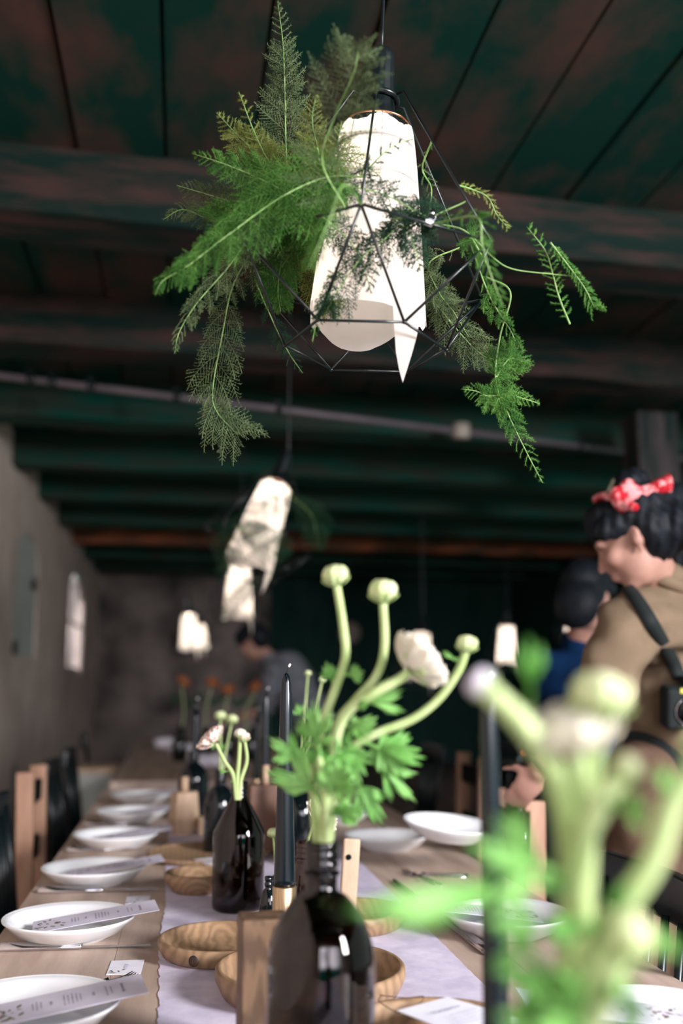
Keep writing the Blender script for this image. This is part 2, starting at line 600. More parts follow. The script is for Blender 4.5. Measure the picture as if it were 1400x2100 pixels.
MB().box((XL - 0.054, 12.32, 1.9), (0.004, 1.6, 1.1)).build('pane', mPane, o2)

# post
pb = pd(1335, 950, 5.9)
struct(MB().box((pb.x, pb.y, ZB / 2), (0.25, 0.22, ZB)), 'pillar', mPost, 'weathered square timber post behind the woman', 'post', 0.012)

# conduit
c0, c1 = pz(-120, 756, 2.735), pz(1500, 952, 2.735)
cond = thing('ceiling_conduit', 'thin grey pipe running across under the ceiling beams', 'pipe', c0.lerp(c1, 0.5))
MB().tube([c0, c1], 0.019, 12).build('pipe', mPipe, cond)
cj = pz(945, 885, 2.735)
tj = (cj.x - c0.x) / (c1.x - c0.x)
cj = c0.lerp(c1, tj)
MB().lathe([(0.0, -0.045), (0.05, -0.04), (0.055, -0.02), (0.055, 0.045), (0, 0.045)], 24, cj).build('junction_box', M('pale junction box', S(170, 160, 150), S(184, 174, 164), 5, rough=0.5), cond)
for px in (60, 105, 185, 360, 570, 1190):
    t = (pz(px, 770 + px * 0.121, 2.735).x - c0.x) / (c1.x - c0.x)
    q = c0.lerp(c1, t)
    d = (c1 - c0).normalized()
    MB().tube([q - d * 0.02, q + d * 0.02], 0.0235, 12).box(q + V((0, 0, 0.025)), (0.03, 0.03, 0.05)).build('clip', mBlackMetal, cond)

# garden shrub outside the bright window
rs = random.Random(5)
for gi, (gx, gy, gz, gr, lab) in enumerate([(-1.78, 15.9, 1.22, 0.26, 'rounded green shrub in the garden, left one outside the bright window'),
                                           (-2.35, 19.0, 1.3, 0.34, 'broader green shrub in the garden, farther one outside the bright window')]):
    g = thing('garden_shrub', lab, 'shrub', (gx, gy, 0), 'garden shrubs')
    MB().tube([(gx, gy, 0), (gx + .03, gy, gz * .5), (gx, gy, gz)], [0.05, 0.04, 0.02], 8).build('trunk', mDark, g)
    fb = MB()
    for i in range(900):
        d = V((rs.gauss(0, 1), rs.gauss(0, 1), rs.gauss(0, 1))).normalized()
        p = V((gx, gy, gz)) + d * gr * rs.uniform(0.55, 1.05)
        a = V((rs.gauss(0, 1), rs.gauss(0, 1), rs.gauss(0, 1))).normalized()
        b = a.orthogonal().normalized()
        s_ = rs.uniform(.03, .06)
        fb.add([p - a * s_, p + b * s_ * .5, p + a * s_, p - b * s_ * .5], [(0, 1, 2, 3)])
    fb.build('foliage', mBush, g)

# pale disc on the end wall
dp = pd(756, 1286, 13.9)
dp.y = YB - 0.06
MBd = MB().lathe([(0, -0.02), (0.15, -0.02), (0.165, 0), (0.15, 0.02), (0, 0.02)], 40, dp, Matrix.Rotation(PI / 2, 3, 'X'))
tag(MBd.build('wall_disc', mDisc, None), 'round pale disc hanging on the dark end wall', 'disc')

# ================================================================== tables
TX0, TX1 = -0.318, 0.785


def table(y0, y1, label):
    t = thing('dining_table', label, 'table', ((TX0 + TX1) / 2, (y0 + y1) / 2, 0), 'long dining tables')
    tb = MB()
    nbd = 5
    bw_ = (TX1 - TX0) / nbd
    for i in range(nbd):
        tb.box((TX0 + bw_ * (i + .5), (y0 + y1) / 2, T - 0.02), (bw_ - 0.0006, y1 - y0, 0.04))
    tb.build('table_top', mTable, t, bevel=0.0008)
    for x in (TX0 + 0.12, TX1 - 0.12):
        MB().box((x, (y0 + y1) / 2, T - 0.09), (0.03, y1 - y0 - 0.2, 0.1)).build('apron', mTable, t)
    for x in (TX0 + 0.15, TX1 - 0.15):
        for y in (y0 + 0.62, y1 - 0.42):
            MB().box((x, y, (T - 0.04) / 2), (0.08, 0.08, T - 0.04)).build('leg', mTable, t, bevel=0.005)


table(0.35, 4.55, 'long pale wooden table laid with white plates, in front')
table(4.95, 8.6, 'second long wooden table behind the laid one')

rr = random.Random(11)
RX0, RX1 = -0.022, 0.474
RT = T + 0.0014
rp = MB()
nY = 330
vs, fs = [], []
for i in range(nY + 1):
    y = 0.4 + 4.1 * i / nY
    j0 = rr.uniform(-.0022, .0022) + 0.003 * math.sin(y * 9)
    j1 = rr.uniform(-.0008, .0008)
    xs = [RX0 + j0, RX0 + 0.1, 0.22, RX1 - 0.1, RX1 + j1]
    for x in xs:
        vs.append((x, y, RT))
    for x in xs:
        vs.append((x, y, T + 0.0004))
for i in range(nY):
    a, b = i * 10, (i + 1) * 10
    for j in range(4):
        fs.append((a + j, a + j + 1, b + j + 1, b + j))
        fs.append((a + 5 + j, b + 5 + j, b + 6 + j, a + 6 + j))
    fs.append((a, b, b + 5, a + 5))
    fs.append((a + 4, a + 9, b + 9, b + 4))
rp.add(vs, fs, False)
tag(rp.build('table_runner', mRunner, None), 'torn-edged lavender paper runner down the middle of the laid table', 'table runner')

# ------------------------------------------------------------------ plates, menus, knives, cards
PR = 0.119


def plate_parts(root, c):
    prof = [(0.0, 0.004), (0.062, 0.004), (0.064, 0.0), (0.069, 0.0), (0.072, 0.004), (0.095, 0.014), (0.111, 0.030),
            (PR, 0.0365), (PR + 0.0005, 0.0385), (PR - 0.002, 0.0395), (0.107, 0.034), (0.098, 0.022), (0.084, 0.012),
            (0.066, 0.0085), (0.0, 0.008)]
    MB().lathe(prof, 64, c).build('dish', mPorc, root)
    MB().ring(V(c) + V((0, 0, 0.0385)), PR - 0.001, 0.0016, 64, 8).build('rim', mPorc, root)


proto = thing('soup_plate', 'x', 'plate', (0, 0, 0), 'white plates laid on the long table')
plate_parts(proto, (0, 0, 0))
LX = [(-0.186, 1.478, 'white plate nearest the camera on the left side of the table'),
      (-0.189, 1.977, 'second white plate on the left, sharp, with a silver knife just in front'),
      (-0.187, 2.487, 'third white plate on the left, with a knife and small card before it'),
      (-0.170, 3.011, 'fourth white plate on the left, beside the round wooden tray'),
      (-0.150, 3.53, 'fifth white plate on the left, beside the wooden block stand'),
      (-0.140, 4.05, 'sixth and farthest white plate on the left side')]
RXs = [(0.615, 1.300, 'white plate at the lower right behind the blurred leaves'),
       (0.614, 1.885, 'white plate on the right with green printed card, behind the blurred stem'),
       (0.585, 2.86, 'white plate on the right beyond the cutlery, behind hanging leaves'),
       (0.53, 3.42, 'farthest white plate on the right side')]
first = True
for (x, y, lab) in LX + RXs:
    z = T + 0.0001
    if first:
        proto.location = (x, y, z)
        proto['label'] = lab
        first = False
    else:
        copy_tree(proto, (x, y, z), None, lab)
# the plate the woman is setting down
hp = pd(922, 1694, 2.47)
copy_tree(proto, hp - V((0, 0, 0.03)), Euler((math.radians(4), math.radians(5), 0)),
          "white plate tilted in the air, held by the woman's hand")


def card_menu(label, A, B, halfw, thick=0.0009, mat=mCard, printed=True, group='menu cards on the plates', seed=0):
    """a stiff card whose long axis runs from A to B"""
    A, B = V(A), V(B)
    ax = (B - A).normalized()
    side = V((0, 0, 1)).cross(ax).normalized()
    up = ax.cross(side)
    L_ = (B - A).length
    o = thing('menu_card', label, 'menu card', (A + B) / 2, group)
    rot = Matrix((ax, side, up)).transposed()
    MB().box((A + B) / 2, (L_, 2 * halfw, thick), rot).build('card', mat, o)
    if printed:
        r = random.Random(seed)
        q = lambda u, s_: A + ax * (u * L_) + side * (s_ * halfw) + up * (thick * 0.5 + 0.00025)
        ink = MB()

        def line(u, s0, s1, wd):
            a, b = q(u, s0), q(u, s1)
            ink.bar(a, b, wd, 0.0002, up)
        for u, half, wd in ((0.86, 0.42, 0.0045), (0.79, 0.32, 0.0018), (0.76, 0.45, 0.0018), (0.68, 0.16, 0.004), (0.60, 0.30, 0.0018), (0.575, 0.38, 0.0018),
                            (0.55, 0.5, 0.0018), (0.525, 0.42, 0.0018), (0.50, 0.5, 0.0018), (0.42, 0.16, 0.004), (0.36, 0.3, 0.0018), (0.335, 0.4, 0.0018), (0.31, 0.3, 0.0018)):
            s_ = -half
            while s_ < half:
                e = min(half, s_ + r.uniform(0.06, 0.2))
                line(u, s_, e, wd * r.uniform(.6, 1))
                s_ = e + 0.03
        ink.build('printed_lines', mInk, o)
        fl = MB()
        for k in range(26):
            u = r.uniform(0.02, 0.26)
            s_ = r.uniform(-0.9, 0.9) * (1 - u * 1.5)
            c = q(u, s_)
            a = r.uniform(0, 6.28)
            d1 = ax * math.cos(a) + side * math.sin(a)
            d2 = up.cross(d1)
            l = r.uniform(.003, .008)
            fl.add([c - d1 * l, c + d2 * l * .4, c + d1 * l, c - d2 * l * .4], [(0, 1, 2, 3)])
        fl.build('printed_leaves', mPrintLeaf, o)
    return o


MENU_L = ['menu card lying in the nearest left plate, reaching over its rim', 'menu card in the second left plate, above the sharp silver knife',
          'menu card in the third left plate, pointing at the wooden bowl', 'menu card in the fourth left plate, reaching towards the wooden tray',
          'menu card in the fifth left plate, blurred', 'menu card in the farthest left plate, blurred']
for i, (x, y, lab) in enumerate(LX):
    b = V((x, y, T))
    ang = [0.16, 0.12, 0.14, 0.15, 0.13, 0.12][i]
    dirv = V((math.cos(ang), math.sin(ang), 0))
    off = V((0.0, -0.016, 0))
    card_menu(MENU_L[i], b + off - dirv * 0.062 + V((0, 0, 0.026)), b + off + dirv * (0.158 if i else 0.150) + V((0, 0, 0.0525)), 0.046, seed=i)
for i, (x, y, lab) in enumerate(RXs[:2]):
    b = V((x, y, T))
    dirv = V((-1, 0.10, 0)).normalized()
    card_menu(['menu card inside the lower right plate', 'menu card inside the right plate behind the blurred stem'][i],
              b - dirv * 0.062 + V((0, 0.012, 0.026)), b + dirv * 0.165 + V((0, 0.02, 0.0525)), 0.046, seed=20 + i)


def knife(label, a, b):
    a, b = V(a), V(b)
    ax = (b - a).normalized()
    sd = V((0, 0, 1)).cross(ax)
    o = thing('table_knife', label, 'knife', (a + b) / 2, 'table knives')
    L_ = (b - a).length
    hl = 0.55 * L_
    h = MB()
    pts = [a + ax * t * hl + V((0, 0, 0.0062)) for t in (0, .03, .3, .7, .97, 1.0)]
    h.tube(pts, [0.006, 0.0098, 0.0094, 0.0082, 0.0070, 0.004], 12, True, 0.62)
    h.build('handle', mSteel, o)
    n = 14
    vs, fs = [], []
    for k in range(n + 1):
        t = k / n
        p = a + ax * (hl + (L_ - hl) * t) + V((0, 0, 0.0040))
        wd = 0.0105 * (1 - max(0, (t - .72) / .28) ** 2 * .95)
        vs += [p - sd * 0.006, p - sd * 0.006 + V((0, 0, .0032)), p + sd * (wd * 1.3 - .006) + V((0, 0, .0005)), p + sd * (wd * 1.3 - .006)]
    for k in range(n):
        for j in range(4):
            fs.append((k * 4 + j, k * 4 + (j + 1) % 4, k * 4 + 4 + (j + 1) % 4, k * 4 + 4 + j))
    fs += [(0, 3, 2, 1), tuple(n * 4 + j for j in range(4))]
    MB().add(vs, fs, False).build('blade', mSteel, o)
    return o


def fork(label, a, b):
    a, b = V(a), V(b)
    ax = (b - a).normalized()
    sd = V((0, 0, 1)).cross(ax)
    o = thing('table_fork', label, 'fork', (a + b) / 2, 'table forks')
    L_ = (b - a).length
    P = lambda t, s_, z: a + ax * (t * L_) + sd * s_ + V((0, 0, z))
    MB().tube([P(0, 0, .003), P(.15, 0, .0045), P(.5, 0, .006), P(.68, 0, .006), P(.76, 0, .004)], [0.007, 0.0075, 0.004, 0.003, 0.009], 10, True, 0.3).build('handle', mSteel, o)
    h = MB()
    for s_ in (-.009, -.003, .003, .009):
        h.tube([P(.74, s_ * .8, .004), P(.85, s_, .003), P(.93, s_, .005), P(1, s_, .010)], [.0022, .0019, .0017, .0007], 6, True, .6)
    h.build('tines', mSteel, o)
    return o


KN = ['silver knife in sharp focus in front of the second left plate', 'silver knife in front of the third left plate',
      'blurred knife in front of the fourth left plate', 'blurred knife in front of the fifth left plate']
for i, y in enumerate((1.885, 2.375, 2.93, 3.44)):
    knife(KN[i], (-0.300, y + 0.02, T), (-0.040, y + 0.005, T))
fork('fork tip showing under the nearest menu card', (-0.22, 1.60, T), (-0.058, 1.700, T))
knife('knife lying at the right side of the runner by the shadow', pz(1000, 1960, T), pz(800, 1806, T))
fork('pale shining fork on the right side of the table beyond the runner', pz(960, 1800, T), pz(835, 1797, T))
fork('fork leaning towards the runner, right side', pz(905, 1822, T), pz(828, 1790, T))


def name_card(label, cx, cy, hx, hy, ang=0.0, i=0):
    o = thing('name_card', label, 'name card', (cx, cy, T), 'small name cards')
    r = Matrix.Rotation(ang, 3, 'Z')
    MB().box((cx, cy, T + 0.0008), (2 * hx, 2 * hy, 0.0012), r).build('card', mCardW, o)
    c = V((cx, cy, T + 0.0016))
    pts = [c + r @ V((0.004 * math.sin(k * 1.9), -0.016 + 0.032 * k / 16, 0)) for k in range(17)]
    MB().tube(smooth_path(pts, 48), 0.0004, 4).build('handwriting', mInk, o)
    fl = MB()
    rn = random.Random(i)
    for k in range(6):
        p = c + r @ V((-hx * rn.uniform(.55, .9), -hy * rn.uniform(.4, .92), 0)) + (r @ V((hx * .5, 0, 0)) if k > 3 else V((0, 0, 0)))
        d = V((math.cos(k), math.sin(k), 0)) * 0.005
        e = V((-d.y, d.x, 0)) * .4
        fl.add([p - d, p + e, p + d, p - e], [(0, 1, 2, 3)])
    fl.build('printed_leaves', mPrintLeaf, o)


name_card('white name card on the bare wood in front of the second plate', -0.076, 1.767, 0.027, 0.040, -0.04, 1)
name_card('white name card on the bare wood in front of the third plate', -0.078, 2.285, 0.025, 0.038, 0.0, 2)
name_card('white name card on the right side beside the shadow', pz(905, 1862, T).x, pz(905, 1862, T).y, 0.045, 0.032, 0.3, 3)

# the larger card at the bottom right, with its heading
ca, cb_ = pz(800, 2130, T + 0.05), pz(1010, 2085, T + 0.05)
bc = thing('menu_card', 'white menu card with a handwritten heading leaning on the wooden bowl, lower right', 'menu card', pz(930, 2085, 0.80), 'menu cards on the plates')
quad = [pz(814, 2073, 0.803), pz(917, 2045, 0.806), pz(1120, 2105, 0.805), pz(1010, 2150, 0.803)]
nrm = (quad[1] - quad[0]).cross(quad[3] - quad[0]).normalized()
if nrm.z < 0:
    nrm = -nrm
MB().add([p - nrm * 0.0005 for p in quad] + [p + nrm * 0.0005 for p in quad],
         [(3, 2, 1, 0), (4, 5, 6, 7), (0, 1, 5, 4), (1, 2, 6, 5), (2, 3, 7, 6), (3, 0, 4, 7)], False).build('card', mCardW, bc)
ux = (quad[1] - quad[0]).normalized()
uy = nrm.cross(ux)
ink = MB()
for k in range(5):
    s0 = pz(915 + k * 6, 2079 + k * 6, 0.806) + nrm * 0.001
    ink.bar(s0, s0 + ux * (0.045 if k else 0.0), 0.0007, 0.0003, nrm)
ink.build('printed_lines', mInk, bc)
fc = bpy.data.curves.new('heading', 'FONT')
fc.body = 'Vorspeise'
fc.size = 0.011
fc.extrude = 0.0001
fc.materials.append(mInk)
ft = bpy.data.objects.new('heading_curve', fc)
COL.objects.link(ft)
fm = bpy.data.meshes.new_from_object(ft.evaluated_get(bpy.context.evaluated_depsgraph_get()))
bpy.data.objects.remove(ft)
fo = bpy.data.objects.new('heading', fm)
COL.objects.link(fo)
fo.parent = bc
fp = pz(889, 2081, 0.806) + nrm * 0.001
mw = Matrix((ux, uy, nrm)).transposed().to_4x4()
mw.translation = fp - WL[bc.name]
fo.matrix_local = mw


# ------------------------------------------------------------------ wooden bowls and trays
def bowl(label, c, r, h, lip=0.010, flare=0.94, mat=mWood, rad=None, name='wooden_bowl', cat='bowl', ang=0):
    o = thing(name, label, cat, c, 'turned wooden bowls and trays')
    rb_ = r * flare
    prof = [(0, 0.0), (rb_ - 0.008, 0.0), (rb_ - 0.002, 0.003), (r, h * .6), (r, h - 0.003), (r - 0.003, h), (r - lip + 0.002, h), (r - lip, h - 0.003),
            (rb_ - lip - 0.006, 0.012), (rb_ - lip - 0.018, 0.008), (0, 0.008)]
    b = MB().lathe(prof, 72, c)
    b.build('bowl', mat, o)
    return o


bA = bowl('wide shallow oak bowl with a dark knot, at the left edge of the runner', (0.085, 1.822, RT + .0003), 0.112, 0.030)
kn = V((0.085, 1.822, RT)) + V((-0.052, -0.0985, 0.015))
MB().ell(kn, (0.009, 0.0035, 0.009), Matrix.Rotation(-0.42, 3, 'Z')).build('knot', M('dark wood knot', S(30, 20, 14), S(64, 42, 28), 60, rough=0.6), bA)
bowl('oak bowl standing partly behind the large front bottle', (0.205, 1.585, RT + .0003), 0.143, 0.040)
bowl('oak bowl with a flat floor, right of the large front bottle', (0.335, 1.975, RT + .0003), 0.098, 0.034)
bowl('small round oak bowl standing before the large tray', (0.052, 2.36, RT + .0003), 0.076, 0.042, 0.008, 0.82)
bowl('large round wooden tray beside the fourth left plate', (0.085, 2.80, RT + .0003), 0.165, 0.016, 0.012, 0.97, mWood, name='wooden_tray', cat='tray')
bD = bowl('pale-rimmed oak bowl with a thread across it, at the lower right', (0.318, 1.26, RT + .0003), 0.128, 0.045, 0.012, 0.9)
tp = [pz(781, 2042, 0.799), pz(776, 2052, 0.800), pz(795, 2066, 0.802), pz(822, 2080, 0.803)]
tp2 = [pz(779, 2041, 0.799), pz(830, 2046, 0.801), pz(868, 2044, 0.803), pz(858, 2062, 0.803)]
tag(MB().tube(smooth_path(tp, 24), 0.0007, 5).tube(smooth_path(tp2, 24), 0.0007, 5).build('brown_thread', mThread, None),
    'loose brown thread lying over the rim of the lower right bowl', 'thread')
tag(MB().box((pz(440, 1757, 0.775).x, pz(440, 1757, .775).y, RT + 0.0125), (0.07, 0.09, 0.004), Matrix.Rotation(.5, 3, 'Z')).build('folded_note', mCardW, None),
    'small white folded note lying in the large wooden tray', 'note')


# wooden blocks
def block(label, c, size, rot=0, peg=None, mat=mWoodB):
    o = thing('wooden_block', label, 'wooden block', c, 'wooden block stands')
    c = V(c)
    R_ = Matrix.Rotation(rot, 3, 'Z')
    MB().box(c + V((0, 0, size[2] / 2)), size, R_).build('block', mat, o, bevel=0.003)
    if peg:
        MB().tube([c + V((0, 0, size[2] - 0.005)), c + V((0, 0, size[2] + peg))], 0.009, 14).build('peg', mPale, o)
    return o


q = pz(520, 2150, RT)
kb = pd(523, 1885, 1.24)
block('tall square oak block standing against the large front bottle', (kb.x + 0.012, kb.y + 0.02, RT + .0003), (0.060, 0.055, kb.z - RT), 0.06)
def hexblock(label, c, h, r0, mat, peg):
    o = thing('wooden_block', label, 'wooden block', c, 'wooden block stands')
    MB().lathe([(r0 * .72, 0), (r0, h * .38), (r0 * .86, h), ], 6, c).build('block', mat, o, flat=True)
    MB().tube([V(c) + V((0, 0, h - .004)), V(c) + V((0, 0, h + peg))], 0.011, 14).build('peg', mPale, o)
q = pz(376, 1712, RT)
hexblock('pale faceted wooden block with a peg, right of the third left plate', (q.x, q.y + .02, RT + .0003), 0.125, 0.047, mPale, 0.045)
q = pd(545, 1600, 2.75)
block('reddish wooden block with a peg behind the tapered bottle', (q.x, q.y, RT + .0003), (0.105, 0.07, q.z - .01 - RT), 0.2, 0.05, M('reddish wood', S(86, 62, 50), S(120, 88, 70), 8, (3, 3, .7), rough=.6))
q = pz(420, 1714, RT)
block('small pale wooden cube behind the tapered bottle', (q.x + .01, q.y + .03, RT + .0003), (0.065, 0.05, 0.052), 0.1, None, mPale)
q = pd(716, 1720, 2.0)
sl = thing('wooden_tag', 'pale wooden slat with a hole, just right of the large front bottle neck', 'wooden slat', (q.x, q.y, RT))
MB().box((q.x, q.y, (q.z + RT) / 2 + .0005), (0.034, 0.014, q.z - RT), Matrix.Rotation(math.radians(4), 3, 'Y')).build('slat', mPale, sl, bevel=0.004)
hb = pd(716, 1758, 1.985)
MB().lathe([(0, -.001), (.0055, -.001), (.0055, .001), (0, .001)], 20, (hb.x - .001, q.y - 0.0085, hb.z), Matrix.Rotation(PI / 2, 3, 'X')).build('hole', mSlot, sl)  # flat dark disc standing in for the shade inside the hole


# ------------------------------------------------------------------ bottles
def bottle(label, base, H, R, style, liquid=0.0, name='amber_bottle', mat=mAmber, group='amber glass bottles', nr=None):
    base = V(base)
    o = thing(name, label, 'bottle', base, group)
    nr = nr or R * 0.31
    wt = 0.003
    if style == 'round':
        sh = H * 0.56
        nh = H * 0.82
        prof = [(R * .9, 0), (R * .98, .004), (R, .012), (R, sh)]
        for k in range(1, 13):
            t = k / 12
            prof.append((nr + (R - nr) * (1 - t ** 1.75) ** 0.72 if t < 1 else nr, sh + (nh - sh) * t))
    else:
        sh = H * 0.60
        nh = H * 0.87
        prof = [(R * .9, 0), (R * .98, .004), (R, .012), (R, sh - .006), (R * .985, sh + .002), (nr + .004, nh - .004), (nr, nh + .004)]
    inner = [(max(0.001, r - wt), z + (wt if z < .02 else 0)) for r, z in prof]
    neck = [(nr, nh + .008), (nr, H - 0.028), (nr + .0016, H - .026), (nr + .0016, H - .022), (nr, H - .020), (nr + .0016, H - .016), (nr + .0016, H - .012),
            (nr, H - .010), (nr + .0014, H - .007), (nr + .0014, H - .001), (nr, H)]
    full = [(0.001, 0.002)] + prof + neck + [(nr - wt, H), (nr - wt, nh)] + inner[::-1] + [(0.001, inner[0][1] + .001)]
    full = [(r, z) for r, z in full]
    MB().lathe(full, 56, base).build('glass', mat, o)
    # collar ring under the thread
    MB().ring(base + V((0, 0, H - 0.034)), nr + .001, 0.0024, 40, 8).build('neck_ring', mat, o)
    if liquid:
        lp = [(0.001, wt + .002)] + [(r - wt - .0006, z + (wt + .001 if z < .02 else 0)) for r, z in prof if z < liquid] + [(R - wt - .0006, liquid), (0.001, liquid)]
        MB().lathe(lp, 48, base).build('liquid', mLiquid, o)
    return o


b1 = pd(659, 1725, 1.1)
H1 = b1.z - RT
bottle('large dark amber round-shouldered bottle in the foreground holding green ranunculus', (b1.x, b1.y, RT + .0003), H1, 0.0585, 'round', 0.12, nr=0.0175)
b2 = V((pz(486, 1876, RT).x, 0, 0))
q = pz(486, 1876, RT)
b2 = V((q.x + .004, q.y + 0.052, RT + .0003))
top2 = pd(487, 1607, (b2 - CAM).dot(cF))
H2 = top2.z - RT
bottle('tapered amber bottle left of the candle, holding pink-tipped flowers', b2, H2, 0.0535, 'cone', 0.085, nr=0.0155)
q = pd(637, 1727, 1.86)
bottle('small threaded brown jar behind the candle with a white flower', (q.x, q.y, RT + .0003), q.z - RT, 0.036, 'round', 0, 'brown_jar', mJar, nr=0.027)
for (px, py, dep, R_, lab) in ((551, 1797, 1.80, 0.017, 'tiny black bottle with a ribbed neck left of the brass holder'), (566, 1795, 1.93, 0.02, 'second tiny black bottle tucked behind the brass holder')):
    q = pd(px, py, dep)
    bottle(lab, (q.x, q.y, RT + .0003), q.z - RT, R_, 'round', 0, 'small_bottle', mBlackGlass, 'tiny black bottles', nr=0.006)
q = pd(452, 1580, 2.75)
bottle('dark bottle standing directly behind the tapered bottle', (q.x, q.y, RT + .0003), q.z - RT, 0.043, 'round', 0, 'dark_bottle', mBlackGlass, nr=0.014)
q = pd(398, 1540, 3.45)
bottle('dark bottle farther back, left of the tapered bottle', (q.x, q.y, RT + .0003), q.z - RT, 0.052, 'round', 0, 'dark_bottle', mBlackGlass, nr=0.017)
q = pd(615, 1590, 2.6)
bottle('dark bottle in the middle behind the ranunculus leaves', (q.x, q.y, RT + .0003), q.z - RT, 0.05, 'round', 0, 'dark_bottle', mBlackGlass, nr=0.016)
# foreground bottle (its top is just below the picture)
b3 = pd(1165, 2125, 0.56)
bottle('amber bottle nearest the camera holding the blurred flowers at the lower right', (b3.x, b3.y, T + .0003), b3.z - T, 0.052, 'round', 0.1, nr=0.02)


# ------------------------------------------------------------------ candles
def candle(label, top, base_z, r0, r1, holder=0.0, hlab=None):
    top = V(top)
    z0 = base_z + holder
    o = thing('taper_candle', label, 'candle', (top.x, top.y, z0), 'black taper candles')
    H = top.z - z0
    c = V((top.x, top.y, z0))
    prof = [(0, 0.0005), (r0, 0.0005), (r0, .01)]
    for k in range(1, 10):
        prof.append((r0 + (r1 - r0) * k / 10, H * k / 10))
    prof += [(r1, H - .03), (r1 * .93, H - .018), (r1 * .72, H - .008), (r1 * .3, H - .001), (0, H)]
    MB().lathe(prof, 36, c).build('wax', mCandle, o)
    t = c + V((0, 0, H - .001))
    MB().tube([t, t + V((0.001, 0, .004)), t + V((.004, 0, .010))], .0013, 8).build('wick', mWick, o)
    MB().ell(t + V((.0052, 0, .0135)), (.0022, .0022, .0036), Matrix.Rotation(.4, 3, 'Y')).build('wick_tip', mWickTip, o)
    if holder:
        h = thing('candle_holder', hlab, 'candle holder', (top.x, top.y, base_z), 'candle holders')
        c = V((top.x, top.y, base_z))
        MB().lathe([(0, 0), (r0 * 1.05, 0), (r0 * 1.12, .004), (r0 * 1.12, holder - .002), (r0 * 1.06, holder), (0, holder)], 40, c).build('tube', mBrass, h)
        MB().lathe([(0, .0), (r0 * 2.0, .0), (r0 * 2.0, .004), (r0 * 1.1, .006), (0, .006)], 40, c).build('foot', mBrass, h)
    return o


ct = pd(587, 1380, 1.68)
candle('black taper candle in sharp focus left of the ranunculus', ct, RT + .0003, 0.0175, 0.0088, pd(585, 1802, 1.68).z - RT, 'brushed brass tube holding the sharp black candle')
ct = pd(1000, 1408, 1.02)
candle('blurred black taper candle standing right of the middle, among the leaves', ct, RT + .0003, 0.0135, 0.0085, 0.085, 'low brass holder under the right-hand candle')
for (px, py, dep, lab, hl) in ((402, 1440, 3.6, 'blurred black candle behind the left plates', 'holder of the candle behind the left plates'),
                               (546, 1420, 3.1, 'blurred black candle just left of the sharp candle', 'holder of the candle just left of the sharp one'),
                               (528, 1460, 3.9, 'short-looking black candle far behind the tapered bottle', 'holder of the farthest black candle'),
                               (382, 1560, 4.3, 'far black candle beside the farthest dark bottle', 'holder of the candle beside the farthest dark bottle')):
    q = pd(px, py, dep)
    candle(lab, q, RT + .0003, 0.0135, 0.009, 0.09, hl)
q = pd(1074, 1548, 4.4)
tl = thing('tealight', 'small red glowing tealight far back on the right', 'tealight', (q.x, q.y, q.z - .04))
MB().lathe([(0, 0), (.03, 0), (.034, .05), (.031, .05), (.028, .006), (0, .006)], 28, q - V((0, 0, .04))).build('cup', mGlass, tl)
MB().ell(q, (.006, .006, .011)).build('flame', mFlame, tl)
# little stool it stands on
st = thing('stool', 'dark round stool carrying the tealight at the far right', 'stool', (q.x, q.y, 0))
MB().lathe([(0, q.z - .07), (.17, q.z - .07), (.18, q.z - .055), (.17, q.z - .0405), (0, q.z - .0405)], 36, (q.x, q.y, 0)).build('seat', mBlackWood, st)
for k in range(4):
    a = PI / 4 + k * PI / 2
    MB().tube([(q.x + .1 * math.cos(a), q.y + .1 * math.sin(a), q.z - .06), (q.x + .2 * math.cos(a), q.y + .2 * math.sin(a), 0)], .016, 10).build('leg', mBlackWood, st)


# ------------------------------------------------------------------ chairs
def black_chair():
    t = thing('spindle_chair', 'x', 'chair', (0, 0, 0), 'black spindle back chairs')
    MB().box((0, 0, .445), (.40, .40, .03)).build('seat', mBlackWood, t, bevel=.012)
    for sx_ in (-1, 1):
        for sy_ in (-1, 1):
            MB().tube([(sx_ * .16, sy_ * .16, .435), (sx_ * .2, sy_ * .2, 0)], [.016, .013], 10).build('leg', mBlackWood, t)
    for sy_ in (-1, 1):
        MB().tube([(-.18, sy_ * .165, .45), (-.205, sy_ * .18, .66), (-.235, sy_ * .185, .84)], [.014, .013, .013], 10).build('back_post', mBlackWood, t)
    for k in range(5):
        y = -.11 + .055 * k
        MB().tube([(-.18, y, .45), (-.23, y * 1.05, .82)], .0075, 8).build('spindle', mBlackWood, t)
    n = 14
    MB().grid(lambda u, v: V((-.235 - .028 * math.sin(PI * u) + (.012 if False else 0), -.21 + .42 * u, .80 + .085 * v)), n, 3).build('top_rail', mBlackWood, t, solid=.024, bevel=.006)
    return t


def wood_chair():
    t = thing('beech_chair', 'x', 'chair', (0, 0, 0), 'pale beech chairs')
    MB().box((0, 0, .445), (.40, .38, .03)).build('seat', mChairWood, t, bevel=.006)
    for sy_ in (-1, 1):
        MB().box((.17, sy_ * .16, .215), (.04, .03, .43)).build('leg', mChairWood, t, bevel=.003)
        MB().bar((-.17, sy_ * .165, 0), (-.205, sy_ * .165, .905), .03, .058, V((1, 0, 0))).build('back_post', mChairWood, t, bevel=.004)
    for z in (.62, .82):
        MB().box((-.196, 0, z), (.018, .33, .075)).build('slat', mSlot, t, bevel=.002)
    return t


